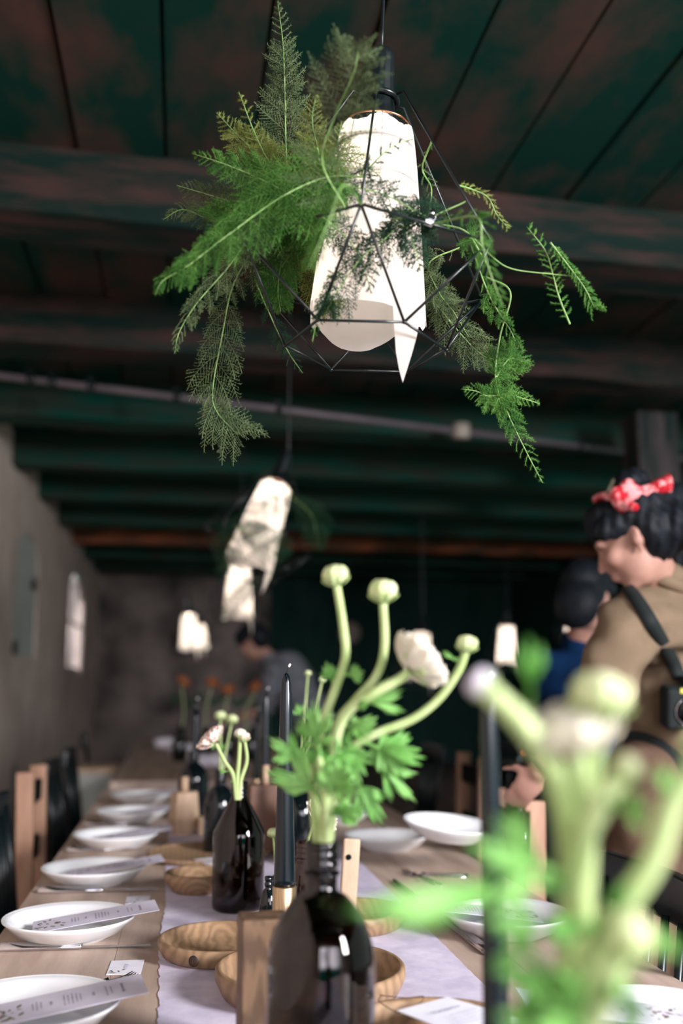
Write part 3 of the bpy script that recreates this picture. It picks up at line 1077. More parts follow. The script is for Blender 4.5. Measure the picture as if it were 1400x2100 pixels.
BC = black_chair()
BC.location = (-.285, 3.08, 0)
BC['label'] = 'black chair at the left edge, its spindles lit along one side'
copy_tree(BC, (-.29, 4.47, 0), None, 'black chair behind the beech one on the left')
copy_tree(BC, (-.30, 5.25, 0), None, 'black chair at the near end of the second table, left side')
copy_tree(BC, (-.36, 6.75, 0), (0, 0, .1), 'farther black chair on the left of the second table')
WC = wood_chair()
WC.location = (-.315, 3.83, 0)
WC['label'] = 'pale beech chair with dark slats on the left side of the table'
q = pd(1345, 1800, 1.74)
copy_tree(BC, (q.x - .235, q.y + .02, 0), (0, 0, PI), 'black chair at the right edge near the camera')
q = pd(1052, 1740, 2.75)
copy_tree(WC, (q.x - .2, q.y, 0), (0, 0, PI), 'pale beech chair on the right behind the blurred candle')
copy_tree(WC, (1.05, 4.25, 0), (0, 0, PI), 'pale beech chair farther back on the right')
copy_tree(BC, (1.1, 5.3, 0), (0, 0, PI), 'black chair on the right of the second table')
copy_tree(BC, (2.1, 5.9, 0), (0, 0, .3), 'black chair standing alone in the dark right part')
q = pd(228, 1600, 5.7)
q.x = -.45
q.y = 6.0
pbx = thing('pale_box', 'pale grey box beyond the black chairs on the left', 'box', (q.x, q.y, 0))
MB().box((q.x, q.y, .36), (.20, .3, .70)).build('body', mShutter, pbx, bevel=.006)
MB().box((q.x, q.y, .725), (.22, .32, .03)).build('lid', mPale, pbx, bevel=.004)

# far table dressing
for i, (px, py, dep, lab) in enumerate(((335, 1487, 7.0, 'crumpled white napkin far back on the second table'), (372, 1492, 6.4, 'smaller white napkin beside the far one'),
                                        (432, 1560, 5.4, 'white folded napkin on the near end of the second table'))):
    q = pd(px, py, dep)
    o = thing('napkin', lab, 'napkin', (q.x, q.y, T), 'white napkins on the second table')
    rn = random.Random(i)
    nb_ = MB()
    for k in range(4):
        nb_.ell((q.x + rn.uniform(-.05, .05), q.y + rn.uniform(-.05, .05), T + .045), (.06, .05, .04))
    nb_.remesh('cloth', mNapkin, o, .012, 3)


# ================================================================== plants
def frond_mesh(path, prof, wdt, nbr, seed, nlen=0.0048, face=None, droop=0.15, dens=1.0, hang=0.0, start=0.06, nw=0.00036):
    """feathery plume: side branches left and right of the rachis, each covered with needles"""
    r = random.Random(seed)
    P = smooth_path(path, 60)
    stem, fol = MB(), MB()
    tot = len(P) - 1
    stem.tube(P, [0.0013 * (1 - .75 * i / tot) + .0003 for i in range(tot + 1)], 5)

    def needles(a, b, step, ln, ax_n):
        d = b - a
        L_ = d.length
        if L_ < 1e-5:
            return
        d = d / L_
        o1 = d.orthogonal().normalized()
        o2 = d.cross(o1)
        k = max(1, int(L_ / step))
        for i in range(k):
            p = a + d * (L_ * (i + r.random()) / k)
            for q_ in range(3):
                an = r.uniform(0, 6.283)
                s_ = o1 * math.cos(an) + o2 * math.sin(an)
                t = (d * r.uniform(.5, .95) + s_ * r.uniform(.55, .9)) * ln * r.uniform(.7, 1.15)
                w_ = t.cross(o1 + o2 * .3)
                if w_.length < 1e-9:
                    continue
                w_ = w_.normalized() * nw
                w2 = t.cross(w_).normalized() * nw
                fol.add([p - w_, p + w_, p + w2, p + t], [(0, 1, 3), (1, 2, 3), (2, 0, 3)])

    for i in range(nbr):
        t = start + (1 - start) * (i + r.uniform(-.3, .3)) / nbr
        t = min(.985, max(.02, t))
        k = min(tot - 1, int(t * tot))
        p = P[k].lerp(P[k + 1], t * tot - k)
        tg = (P[k + 1] - P[k]).normalized()
        fn = face if face is not None else -cF
        sd = tg.cross(fn).normalized() * (1 if i % 2 else -1)
        L_ = wdt * prof(t) * r.uniform(.75, 1.1)
        if L_ < .003:
            continue
        up = (tg * r.uniform(.45, .8) + sd + fn * r.uniform(-.35, .35)).normalized()
        pts = [p]
        d = up.copy()
        m = 11
        for s_ in range(m):
            d = (d + tg * 0.05 + V((0, 0, -droop * .22)) + V((r.uniform(-.06, .06), r.uniform(-.06, .06), -hang * .08))).normalized()
            pts.append(pts[-1] + d * (L_ / m))
        fol.tube(pts, [.00055] * (m + 1), 3, False)
        for s_ in range(m):
            needles(pts[s_], pts[s_ + 1], .0019 / dens, nlen, fn)
            if L_ > .022 and s_ >= 0 and s_ < m - 1:
                for sg in (-1, 1):
                    sl_ = L_ * .42 * (1 - s_ / m) ** .8 * r.uniform(.5, 1.15)
                    dd = (pts[s_ + 1] - pts[s_]).normalized()
                    q_ = (dd * .8 + dd.cross(fn) * sg * .8 + fn * r.uniform(-.3, .3)).normalized()
                    e = pts[s_] + q_ * sl_ + V((0, 0, -droop * sl_ * .3))
                    fol.tube([pts[s_], e], [.0004, .0003], 3, False)
                    needles(pts[s_], e, .0021 / dens, nlen * .9, fn)
    needles(P[-6], P[-1], .0016, nlen, None)
    return stem, fol


tri = lambda t: max(0.0, (1 - t)) ** .8
leafy = lambda t: math.sin(PI * min(1, max(0, t)) ** .7) ** .8
LAMPG = 'asparagus fern sprigs tucked into the front lamp'


CAGE = []
SP = {}
_Rm = Matrix.Rotation(.0586, 3, 'Y') @ Matrix.Rotation(-.0102, 3, 'X')
_L = lambda x, y, z: V((.2618, 1.4172, 1.7089)) + _Rm @ V((x, y, z))
_up = [_L(.2049 * math.cos(-1.8102 + PI * k / 3), .2049 * math.sin(-1.8102 + PI * k / 3), .1252) for k in range(6)]
_lo = [_L(.122 * math.cos(-1.8102 + PI / 6 + PI * k / 3), .122 * math.sin(-1.8102 + PI / 6 + PI * k / 3), 0) for k in range(6)]
for k in range(6):
    bend_ = _L(.046 * math.cos(-1.8102 + PI * k / 3), .046 * math.sin(-1.8102 + PI * k / 3), .415)
    for a_, b_ in ((_up[k], _up[(k + 1) % 6]), (_lo[k], _lo[(k + 1) % 6]), (_up[k], _lo[k]), (_up[(k + 1) % 6], _lo[k]), (_up[k], bend_)):
        CAGE += [a_.lerp(b_, t_ / 40) for t_ in range(41)]


def near_cage(P0, pool=None):
    return min(pool or CAGE, key=lambda c_: (c_ - P0).length)


def sprig(label, pts, width, nbr, mat, seed, prof=tri, **kw):
    P = [pd(*p) for p in pts]
    an = kw.pop('anchor', 'cage')
    if an == 'cage':
        P = [near_cage(P[0])] + P
    elif an:
        P = [near_cage(P[0], an)] + P
    g = kw.pop('group', LAMPG)
    s_, f_ = frond_mesh(P, prof, width, nbr, seed, **kw)
    o = thing('fern_sprig', label, 'fern sprig', P[0], g)
    s_.build('stem', kw.get('smat', mFernStem), o)
    f_.build('foliage', mat, o)
    SP[seed] = smooth_path(P, 60)
    return o


PX = 1.5 / FPX   # metres per pixel at the lamp
sprig('tall feathery fern plume rising straight up to the top edge left of the lamp', [(592, 400, 1.56), (586, 290, 1.56), (584, 190, 1.56), (580, 90, 1.57), (569, 3, 1.58)], 128 * PX, 58, mFernC, 1, dens=.8)
sprig('blurred fern plume curling in front of the black lamp socket', [(660, 330, 1.30), (690, 230, 1.27), (725, 150, 1.25), (735, 92, 1.24)], 84 * PX, 20, mFernC, 2, prof=lambda t: .5 + .7 * leafy(t), dens=.7)
sprig('large bright green fern frond sweeping down to the far left in front', [(665, 365, 1.38), (575, 405, 1.36), (470, 480, 1.34), (385, 545, 1.33), (335, 575, 1.33), (318, 605, 1.33)], 150 * PX, 60, mFernA, 3, droop=.5, prof=lambda t: (1 - t) ** 1.05, dens=.85)
sprig('dense yellow-green plume pointing to the upper left beside the tall one', [(655, 420, 1.52), (575, 350, 1.52), (500, 290, 1.52), (445, 232, 1.53)], 130 * PX, 52, mFernB, 4)
sprig('mid green plume under the upper left one', [(650, 430, 1.46), (560, 380, 1.46), (470, 340, 1.46), (395, 315, 1.47)], 120 * PX, 50, mFernA, 5)
sprig('grey-green plume pointing straight left', [(640, 450, 1.58), (530, 430, 1.58), (430, 400, 1.58), (362, 380, 1.59)], 120 * PX, 50, mFernC, 6)
sprig('yellow-green plume close to the paper shade, pointing up', [(650, 420, 1.46), (655, 330, 1.46), (640, 250, 1.46), (648, 195, 1.46)], 95 * PX, 42, mFernB, 7)
sprig('pale olive plume drooping left of the paper shade', [(690, 330, 1.48), (650, 400, 1.50), (620, 480, 1.50), (600, 580, 1.50)], 110 * PX, 52, mFernB, 8, prof=leafy, droop=.3)
sprig('second upright yellow-green plume left of the tall one', [(600, 430, 1.50), (560, 350, 1.50), (525, 280, 1.50), (490, 190, 1.50)], 90 * PX, 40, mFernB, 33)
sprig('bushy green plume filling the middle of the fern mass', [(660, 440, 1.50), (600, 440, 1.49), (520, 450, 1.48), (440, 455, 1.48)], 120 * PX, 54, mFernA, 34, prof=lambda t: .4 + .6 * leafy(t), droop=.3)
sprig('olive plume leaning up right in front of the shade edge', [(640, 440, 1.47), (668, 370, 1.46), (690, 300, 1.45), (700, 250, 1.45)], 66 * PX, 36, mFernB, 35)
sprig('green plume hanging in the left half of the cage', [(600, 440, 1.50), (580, 520, 1.50), (570, 590, 1.50), (575, 640, 1.50)], 90 * PX, 40, mFernA, 36, prof=leafy, droop=.3)
sprig('dim plume at the outer left edge of the fern mass', [(500, 470, 1.52), (430, 450, 1.52), (375, 430, 1.52), (335, 450, 1.52)], 76 * PX, 34, mFernC, 37, droop=.4)
sprig('dark green blurred frond hanging in front of the shade edge', [(705, 380, 1.12), (680, 440, 1.10), (655, 500, 1.09), (632, 552, 1.09)], 26 * PX, 26, mFernA, 9, prof=lambda t: .6 + .4 * leafy(t))
sprig('drooping olive plume inside the left half of the cage', [(640, 470, 1.55), (640, 540, 1.57), (665, 610, 1.57), (690, 650, 1.57)], 84 * PX, 40, mFernB, 10, prof=leafy)
sprig('fine fern frond hanging at the lower left, curving inwards', [(520, 470, 1.46), (470, 545, 1.46), (405, 620, 1.45), (368, 680, 1.45), (358, 725, 1.45)], 84 * PX, 36, mFernC, 11, droop=.5, dens=.6)
sprig('long thin hanging sprig at the lower left ending in a small frond', [(540, 480, 1.52), (480, 580, 1.52), (455, 690, 1.52), (436, 800, 1.52), (445, 845, 1.52), (488, 892, 1.52)], 100 * PX, 40, mFernC, 12, prof=lambda t: .35 + .65 * abs(math.sin(t * 9)), droop=.3, dens=.6, start=.15)
sprig('short fern tip hanging below the left edge of the shade', [(690, 560, 1.42), (672, 610, 1.42), (652, 650, 1.42), (640, 700, 1.42)], 30 * PX, 22, mFernA, 13, prof=leafy)
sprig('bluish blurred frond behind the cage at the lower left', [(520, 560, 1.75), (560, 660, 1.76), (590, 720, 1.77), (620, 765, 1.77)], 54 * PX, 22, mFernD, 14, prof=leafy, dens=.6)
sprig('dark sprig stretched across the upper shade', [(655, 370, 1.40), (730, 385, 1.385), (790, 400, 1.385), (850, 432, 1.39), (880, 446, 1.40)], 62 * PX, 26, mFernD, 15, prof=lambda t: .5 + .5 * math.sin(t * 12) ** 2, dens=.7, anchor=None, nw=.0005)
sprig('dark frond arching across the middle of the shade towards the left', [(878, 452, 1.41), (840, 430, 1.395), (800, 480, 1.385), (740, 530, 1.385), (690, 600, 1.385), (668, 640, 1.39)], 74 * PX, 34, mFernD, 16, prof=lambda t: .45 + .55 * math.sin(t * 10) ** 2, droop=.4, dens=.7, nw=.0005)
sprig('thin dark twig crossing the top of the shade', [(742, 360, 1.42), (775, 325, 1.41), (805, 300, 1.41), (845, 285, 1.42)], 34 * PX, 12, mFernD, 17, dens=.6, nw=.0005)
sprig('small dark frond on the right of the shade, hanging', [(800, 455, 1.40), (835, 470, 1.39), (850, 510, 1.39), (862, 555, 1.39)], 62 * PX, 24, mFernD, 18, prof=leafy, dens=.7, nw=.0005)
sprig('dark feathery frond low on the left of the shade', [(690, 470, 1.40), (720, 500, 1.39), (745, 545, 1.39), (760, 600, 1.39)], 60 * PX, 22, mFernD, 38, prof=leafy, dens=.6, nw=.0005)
# right side
sprig('wiry green stem looping out to the right of the cage', [(880, 452, 1.46), (950, 472, 1.45), (1010, 528, 1.44), (1052, 552, 1.44), (1130, 562, 1.455), (1172, 566, 1.452)], 8 * PX, 6, mFernA, 19, dens=.5)
sprig('blurred bright green frond in front of the right cage corner', [(975, 445, 1.26), (988, 500, 1.25), (1005, 560, 1.25), (1030, 625, 1.25)], 30 * PX, 30, mFernA, 20, prof=lambda t: .55 + .45 * leafy(t))
sprig('yellow-green tip above the right cage corner', [(966, 388, 1.48), (1000, 405, 1.48), (1018, 440, 1.48), (1042, 468, 1.48)], 20 * PX, 24, mFernB, 21, prof=lambda t: .7, hang=.3)
sprig('slim green spray far right, inner of two', [(1168, 665, 1.46), (1146, 610, 1.46), (1133, 562, 1.46), (1118, 515, 1.46), (1080, 465, 1.46)], 24 * PX, 30, mFernA, 22, anchor=None, nw=.0005, prof=lambda t: .4 + .6 * leafy(t), hang=.3)
sprig('slim green spray far right, outer of two', [(1128, 497, 1.45), (1165, 545, 1.45), (1198, 590, 1.45), (1218, 630, 1.45)], 26 * PX, 40, mFernA, 23, anchor=None, nw=.0005, prof=lambda t: .4 + .7 * t, hang=.3)
LONG = sprig('long hanging stem at the right ending in big lacy fronds', [(1046, 600, 1.52), (1025, 690, 1.52), (1016, 780, 1.52), (1042, 850, 1.52), (1078, 925, 1.52), (1112, 990, 1.52)], 92 * PX, 34, mFernA, 24,
      prof=lambda t: max(0, min(1, (t - .42) * 4)) * (1.02 - t) * 1.5, dens=.7, start=.3)
sprig('lacy frond spreading left from the long hanging stem', [(1022, 810, 1.52), (1000, 812, 1.52), (975, 802, 1.52), (948, 798, 1.52)], 62 * PX, 24, mFernA, 25, droop=.4, anchor=SP[24])
sprig('lacy frond spreading right from the long hanging stem', [(1022, 820, 1.52), (1048, 812, 1.52), (1075, 818, 1.52), (1106, 828, 1.52)], 52 * PX, 22, mFernA, 26, droop=.2, anchor=SP[24])
sprig('bushy tuft halfway down the long hanging stem', [(1020, 770, 1.52), (1035, 745, 1.52), (1050, 735, 1.52), (1082, 745, 1.52)], 62 * PX, 26, mFernA, 27, prof=leafy, anchor=SP[24])
sprig('drooping green sprigs inside the right cage corner', [(960, 480, 1.50), (985, 560, 1.50), (1010, 620, 1.50), (1045, 675, 1.50), (1056, 700, 1.50)], 46 * PX, 26, mFernA, 28, prof=lambda t: .5 + .5 * math.sin(t * 8) ** 2, droop=.5, hang=.4)
sprig('dull green frond behind the right part of the cage', [(890, 620, 1.66), (940, 680, 1.67), (985, 725, 1.67), (1030, 745, 1.67)], 84 * PX, 30, mFernC, 29, prof=leafy, dens=.8)
sprig('dull fern tuft right beside the lower shade', [(880, 540, 1.62), (900, 600, 1.63), (930, 640, 1.64), (960, 690, 1.64)], 52 * PX, 26, mFernC, 30, prof=leafy, dens=.8)
sprig('small grey fern sprig at the upper right edge of the shade', [(866, 345, 1.55), (884, 385, 1.55), (880, 430, 1.55), (872, 460, 1.55)], 22 * PX, 18, mFernC, 31, prof=leafy)


# ------------------------------------------------------------------ pendant lamps
def lamp(name, label, origin, tx, ty, phi, cord_top):
    O = V(origin)
    o = thing(name, label, 'pendant lamp', O, 'wire cage pendant lamps')
    Rm = Matrix.Rotation(tx, 3, 'Y') @ Matrix.Rotation(ty, 3, 'X')
    L_ = lambda x, y, z: O + Rm @ V((x, y, z))
    r, R_, z2 = .122, .2049, .1252
    up = [L_(R_ * math.cos(phi + PI * k / 3), R_ * math.sin(phi + PI * k / 3), z2) for k in range(6)]
    lo = [L_(r * math.cos(phi + PI / 6 + PI * k / 3), r * math.sin(phi + PI / 6 + PI * k / 3), 0) for k in range(6)]
    wr_ = .0021
    cg = MB()
    for k in range(6):
        a = phi + PI * k / 3
        cg.tube([up[k], up[(k + 1) % 6]], wr_, 8)
        cg.tube([lo[k], lo[(k + 1) % 6]], wr_, 8)
        cg.tube([up[k], lo[k]], wr_, 8)
        cg.tube([up[(k + 1) % 6], lo[k]], wr_, 8)
        bend = L_(.046 * math.cos(a), .046 * math.sin(a), .415)
        col = L_(.030 * math.cos(a), .030 * math.sin(a), .413)
        cg.tube([up[k], bend, col], wr_, 8)
        cg.ell(up[k], (.0032, .0032, .0032), None, 10, 6)
        cg.ell(lo[k], (.0032, .0032, .0032), None, 10, 6)
    cg.build('cage', mBlackMetal, o)
    # collar and socket
    MB().ring(L_(0, 0, .413), .030, .0045, 36, 10, Rm).build('collar', mBlackMetal, o)
    sk = MB()
    n = 48
    prof = [(0.004, .505), (.013, .503), (.0205, .497), (.0225, .487), (.0235, .45), (.0245, .42), (.027, .39), (.031, .384), (.033, .372), (.030, .362), (.0, .362)]
    vs, fs = [], []
    for i, (rr_, z) in enumerate(prof):
        for j in range(n):
            a = 2 * PI * j / n
            q_ = rr_ * (1 - (.035 if (j % 3 == 0 and 3 <= i <= 6) else 0))
            vs.append(L_(q_ * math.cos(a), q_ * math.sin(a), z))
    for i in range(len(prof) - 1):
        for j in range(n):
            fs.append((i * n + j, (i + 1) * n + j, (i + 1) * n + (j + 1) % n, i * n + (j + 1) % n))
    sk.add(vs, fs)
    sk.build('socket', mBlackPlastic, o)
    top = L_(0, 0, .503)
    ct_ = V(cord_top)
    MB().tube(smooth_path([top, top.lerp(ct_, .3) + V((.001, 0, 0)), ct_], 12), .0034, 8).build('cord', mBlackPlastic, o)
    # copper rim ring carrying the paper
    MB().ring(L_(0, 0, .362), .0535, .0016, 48, 8, Rm).build('rim_ring', mCopper, o)
    bs = MB()
    for (h, rr_) in ((.318, .0634), (.258, .0702)):
        bs.ring(L_(0, 0, h), rr_ - .0042, .0032, 48, 8, Rm)
    for k in range(8):
        a = phi + .2 + 2 * PI * k / 8
        bs.tube([L_(.031 * math.cos(a), .031 * math.sin(a), .37), L_(.052 * math.cos(a), .052 * math.sin(a), .362), L_(.0592 * math.cos(a), .0592 * math.sin(a), .318), L_(.066 * math.cos(a), .066 * math.sin(a), .258), L_(.071 * math.cos(a), .071 * math.sin(a), .215)], .0012, 6)
    bs.build('wire_basket', mBlackMetal, o)

    # paper shade
    rn = random.Random(7)
    nu, nv = 72, 26
    edge_top = [.352 + .006 * math.sin(j * .5) + rn.uniform(-.002, .002) for j in range(nu + 1)]
    vs, fs = [], []
    a_front = phi     # node A faces the camera
    for j in range(nu + 1):
        a = 2 * PI * j / nu
        da = (a - a_front + PI) % (2 * PI) - PI
        zb_ = .040 + .004 * math.sin(a * 2 + 1) + rn.uniform(-.0006, .0006)
        if .52 < da < 1.15:
            zb_ -= .115 * (1 - abs(da - .75) / .40) if abs(da - .75) < .40 else 0
        if abs(da) > 2.0:
            zb_ += .012 * math.sin(3 * a)
        if -1.7 < da < -1.2:
            zb_ += .02
        for i in range(nv + 1):
            t = i / nv
            z = edge_top[j] + (zb_ - edge_top[j]) * t
            u = max(0, (.362 - z) / .32)
            rr_ = .0555 + .034 * min(1.15, u) ** .75
            rr_ += .0022 * math.sin(3 * a + 1.3) * u + .0012 * math.sin(7 * a) * u
            if j == nu:
                rr_ += .0018
            vs.append(L_(rr_ * math.cos(a), rr_ * math.sin(a), z))
    for j in range(nu):
        for i in range(nv):
            fs.append((j * (nv + 1) + i, j * (nv + 1) + i + 1, (j + 1) * (nv + 1) + i + 1, (j + 1) * (nv + 1) + i))
    MB().add(vs, fs).build('paper_shade', mPaper, o)
    MB().lathe([(0.001, -.020), (.010, -.018), (.016, -.010), (.018, -.002), (.016, .006), (.012, .014), (.012, .03), (.001, .03)], 24, L_(0, 0, .33), Rm).build('bulb', mBulb, o)
    for zz, pw in ((.285, .24), (.19, .22), (.095, .40)):
        pl = bpy.data.lights.new('lamp_light', 'POINT')
        pl.energy = LAMP_W * pw
        pl.color = (1.0, .87, .74)
        pl.shadow_soft_size = .012
        lo_ = bpy.data.objects.new('lamp_light', pl)
        COL.objects.link(lo_)
        lo_.parent = o
        lo_.location = Rm @ V((0, 0, zz))
    return o


LAMP_W = 0.6
REAR_W = 1.5
lm = lamp('pendant_lamp', 'black wire cage lamp with a glowing paper shade and ferns, in sharp focus', (.2618, 1.4172, 1.7089), .0586, -.0102, -1.8102, (.32, 1.43, CEIL))
LS = [(540, 1072, 4.15, 'paper-shaded cage lamp second in the row behind the front lamp', (0.05, .30, .6), 1.12),
      (490, 1212, 6.6, 'third glowing paper lamp down the row', (0, .1, 1.4), 1.1),
      (388, 1296, 10.5, 'fourth, farthest glowing lamp of the left row', (0, -.1, .4), 1.15),
      (412, 1306, 13.2, 'small round glow of the lamp just right of the fourth one', (0, 0, 2.2), 1.0),
      (1040, 1322, 8.6, 'glowing lamp on the right, beside the upright blurred leaf', (0, 0, .9), 1.0),
      (1180, 1280, 9.6, "glowing lamp peeping out beside the woman's sleeve", (0, .2, .3), 1.0),
      (862, 1345, 9.0, 'glowing lamp mostly hidden behind the large white ranunculus', (0, .25, 1.1), 1.3)]
for (px, py, dep, lab, rot, scl) in LS:
    q = pd(px, py, dep)
    E_ = Euler(rot)
    loc = q - E_.to_matrix() @ (V((0.012, 0, .2)) * scl)
    c = copy_tree(lm, loc, rot, lab, None, (scl, scl, scl))
    for k in c.children:
        if k.type == 'LIGHT':
            k.data = k.data.copy()
            k.data.energy *= REAR_W / LAMP_W
    # own straight cord up to the ceiling
    for k in c.children:
        if k.name.startswith('cord'):
            sock = E_.to_matrix() @ (Matrix.Rotation(.0586, 3, 'Y') @ V((0, 0, .503)) * scl) + loc
            inv = (Matrix.Translation(loc) @ E_.to_matrix().to_4x4() @ Matrix.Diagonal((scl, scl, scl, 1))).inverted()
            mbx = MB().tube([inv @ sock, inv @ V((sock.x, sock.y, CEIL))], .0034, 8)
            me = bpy.data.meshes.new('cord')
            me.from_pydata(mbx.v, [], mbx.f)
            me.materials.append(mBlackPlastic)
            k.data = me
# ferns on the rear lamps
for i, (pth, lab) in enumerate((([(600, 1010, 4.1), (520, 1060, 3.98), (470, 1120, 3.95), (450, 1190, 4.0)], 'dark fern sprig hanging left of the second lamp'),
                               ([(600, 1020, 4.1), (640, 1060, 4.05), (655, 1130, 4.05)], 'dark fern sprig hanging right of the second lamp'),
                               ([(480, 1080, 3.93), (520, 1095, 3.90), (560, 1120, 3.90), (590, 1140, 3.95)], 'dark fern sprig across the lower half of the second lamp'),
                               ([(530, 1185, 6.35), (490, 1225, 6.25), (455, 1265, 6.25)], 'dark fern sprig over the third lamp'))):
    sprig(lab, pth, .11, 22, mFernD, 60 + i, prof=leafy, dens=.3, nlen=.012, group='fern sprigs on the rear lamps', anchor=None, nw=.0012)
# silver clip on the cage rod
q = pd(884, 449, 1.375)
cl = thing('wire_clip', 'small silver screw clip fixed on the front cage rod', 'clip', q)
rotc = Matrix.Rotation(.3, 3, 'Y')
MB().box(q, (.011, .012, .010), rotc).build('body', mSteel, cl, bevel=.0015)
MB().lathe([(0, -.006), (.0042, -.006), (.0046, .006), (0, .006)], 16, q + V((.001, 0, .008)), rotc).build('screw', mSteel, cl)
MB().box(q + V((-.004, -.002, -.0075)), (.011, .008, .005), rotc).build('paper_tab', mCardW, cl)


# ------------------------------------------------------------------ ranunculus
def leaf_mesh(mb, base, tip, width, nrm, seed=0, lobes=3, droop=.10):
    """deeply cut leaf: wedge-shaped leaflets with pointed teeth at their ends"""
    r = random.Random(seed)
    base, tip = V(base), V(tip)

    def wedge(a, b, w_, teeth, bend):
        d = b - a
        L_ = d.length
        t_ = d.normalized()
        s_ = nrm.cross(t_).normalized()
        up = t_.cross(s_)
        nv = teeth * 4
        nu = 9
        ph = r.uniform(0, 6)
        tl = [r.uniform(.8, 1.1) for _ in range(teeth + 1)]

        def fn(u, v):
            k = v * teeth
            saw = 1 - abs((k % 1) * 2 - 1)
            end = .70 + (.30 * saw ** .8) * tl[int(min(k, teeth - 1))] - .30 * abs(v - .5) * 1.4
            w2 = w_ * (.10 + .90 * u ** 1.25)
            x = (v - .5) * 2
            z = up * (math.sin(PI * u) * bend * L_ + w2 * .28 * x * x + w2 * .16 * math.sin(x * 7 + ph) * u)
            return a + t_ * (u * L_ * end) + s_ * (x * w2 * (1 - .12 * (1 - saw) * u)) + z + V((0, 0, -droop * L_ * u * u))
        mb.grid(fn, nu, nv)
        return s_, t_, up, L_

    s_, t_, up, L_ = wedge(base, tip, width * .24, 3, .08)
    if lobes >= 2:
        for sg in (-1, 1):
            an = r.uniform(.55, .85)
            d = (t_ * math.cos(an) + s_ * sg * math.sin(an) + up * r.uniform(-.3, .3)).normalized()
            b0 = base + t_ * L_ * .08
            wedge(b0, b0 + d * L_ * r.uniform(.65, .85), width * .19, 3, .06)
            if lobes >= 3:
                an = r.uniform(1.1, 1.5)
                d = (t_ * math.cos(an) + s_ * sg * math.sin(an) + up * r.uniform(-.4, .2)).normalized()
                wedge(base, base + d * L_ * r.uniform(.4, .6), width * .14, 2, .05)


def flower(label, stem, head_r, kind, leaves=(), group='ranunculus stems', seed=0, sr=.0052, axis=None, mats=None, name='ranunculus', noleafmat=None, headscale=1.0):
    P = smooth_path([pd(*p) if not isinstance(p, V) else p for p in stem], 40)
    o = thing(name, label, 'flower', P[0], group)
    k = len(P)
    MB().tube(P, [sr * (1.08 - .25 * i / (k - 1)) for i in range(k)], 12).build('stem', mStem, o)
    ax = axis.normalized() if axis is not None else (P[-1] - P[-4]).normalized()
    c = P[-1] + ax * head_r * .75
    x = ax.orthogonal().normalized()
    y = ax.cross(x)
    r = random.Random(seed)
    pm = (mats or {}).get('petal', mPetal)

    def petal(mb, az, th0, th1, wid, rad, sq=.8, curl=0.0, cen=None):
        cc = cen or c

        def fn(u, v):
            th = th0 + (th1 - th0) * u
            w_ = wid * (math.sin(PI * (.12 + .8 * u)) ** .7)
            a = az + (v - .5) * 2 * w_
            rr_ = rad * (1 + curl * u * u) * (1 - .05 * math.cos((v - .5) * 6))
            return cc + (x * math.cos(a) + y * math.sin(a)) * (rr_ * math.sin(th)) - ax * (rr_ * sq * math.cos(th))
        mb.grid(fn, 7, 6)

    if kind == 'bud':
        pb_ = MB()
        pb_.ell(c, (head_r * .86, head_r * .86, head_r * .72), Matrix((x, y, ax)).transposed(), 24, 14)
        for i in range(7):
            petal(pb_, i * 2 * PI / 7 + .3, .25, 2.35 + r.uniform(-.15, .2), .62, head_r * (.93 + .03 * (i % 2)), .82)
        pb_.build('petals', (mats or {}).get('petal', mPetalG), o)
        sp = MB()
        for i in range(5):
            petal(sp, i * 2 * PI / 5, .05, 1.25 + .25 * (i % 2), .42, head_r * 1.03, .86, .06)
        sp.build('sepals', mStem, o, solid=.0006)
        MB().ell(c + ax * head_r * .60, (head_r * .30, head_r * .30, head_r * .12), Matrix((x, y, ax)).transposed(), 14, 8).build('centre', mCore, o)
    elif kind == 'open':
        pb_ = MB()
        pb_.ell(c, (head_r * .5, head_r * .5, head_r * .42), Matrix((x, y, ax)).transposed(), 20, 12)
        for ring_, (nn, rad, t1, wd) in enumerate(((6, .62, 2.6, .75), (8, .74, 2.35, .62), (9, .86, 2.1, .55), (10, .98, 1.85, .48), (10, 1.08, 1.62, .46))):
            for i in range(nn):
                petal(pb_, (i + .5 * (ring_ % 2)) * 2 * PI / nn + r.uniform(-.1, .1), .2, t1 + r.uniform(-.12, .12), wd, head_r * rad * r.uniform(.96, 1.04), .62, .05 * ring_)
        pb_.build('petals', pm, o, solid=.0005)
        sp = MB()
        for i in range(5):
            petal(sp, i * 2 * PI / 5, .0, .85, .4, head_r * .9, .72, .2)
        sp.build('sepals', mStem, o, solid=.0006)
    elif kind == 'daisy':
        pb_ = MB()
        for ring_ in range(4):
            nn = 16
            for i in range(nn):
                a = (i + .5 * (ring_ % 2)) * 2 * PI / nn
                petal(pb_, a, .15, 1.0 + .22 * ring_ + r.uniform(-.1, .1), .17, head_r * (1.25 - .2 * ring_), .62, .1)
        pb_.build('petals', pm, o, solid=.0006)
        MB().ell(c - ax * head_r * .1, (head_r * .55, head_r * .55, head_r * .35), Matrix((x, y, ax)).transposed(), 16, 10).build('centre', mPetalG, o)
    for i, lf in enumerate(leaves):
        # (attach t, [path px], tip px, width, normal hint)
        t, tip, wd, nh, lob = lf
        b = P[int(t * (k - 1))]
        tp_ = pd(*tip) if not isinstance(tip, V) else tip
        lb = MB()
        mid = b.lerp(tp_, .35)
        lb.tube(smooth_path([b, b.lerp(mid, .5) + V((0, 0, .004)), mid], 8), sr * .32, 6)
        leaf_mesh(lb, mid, tp_, wd, nh.normalized(), seed * 10 + i, lob)
        lb.build('leaf', noleafmat or mLeaf, o, solid=.0005)
    return o


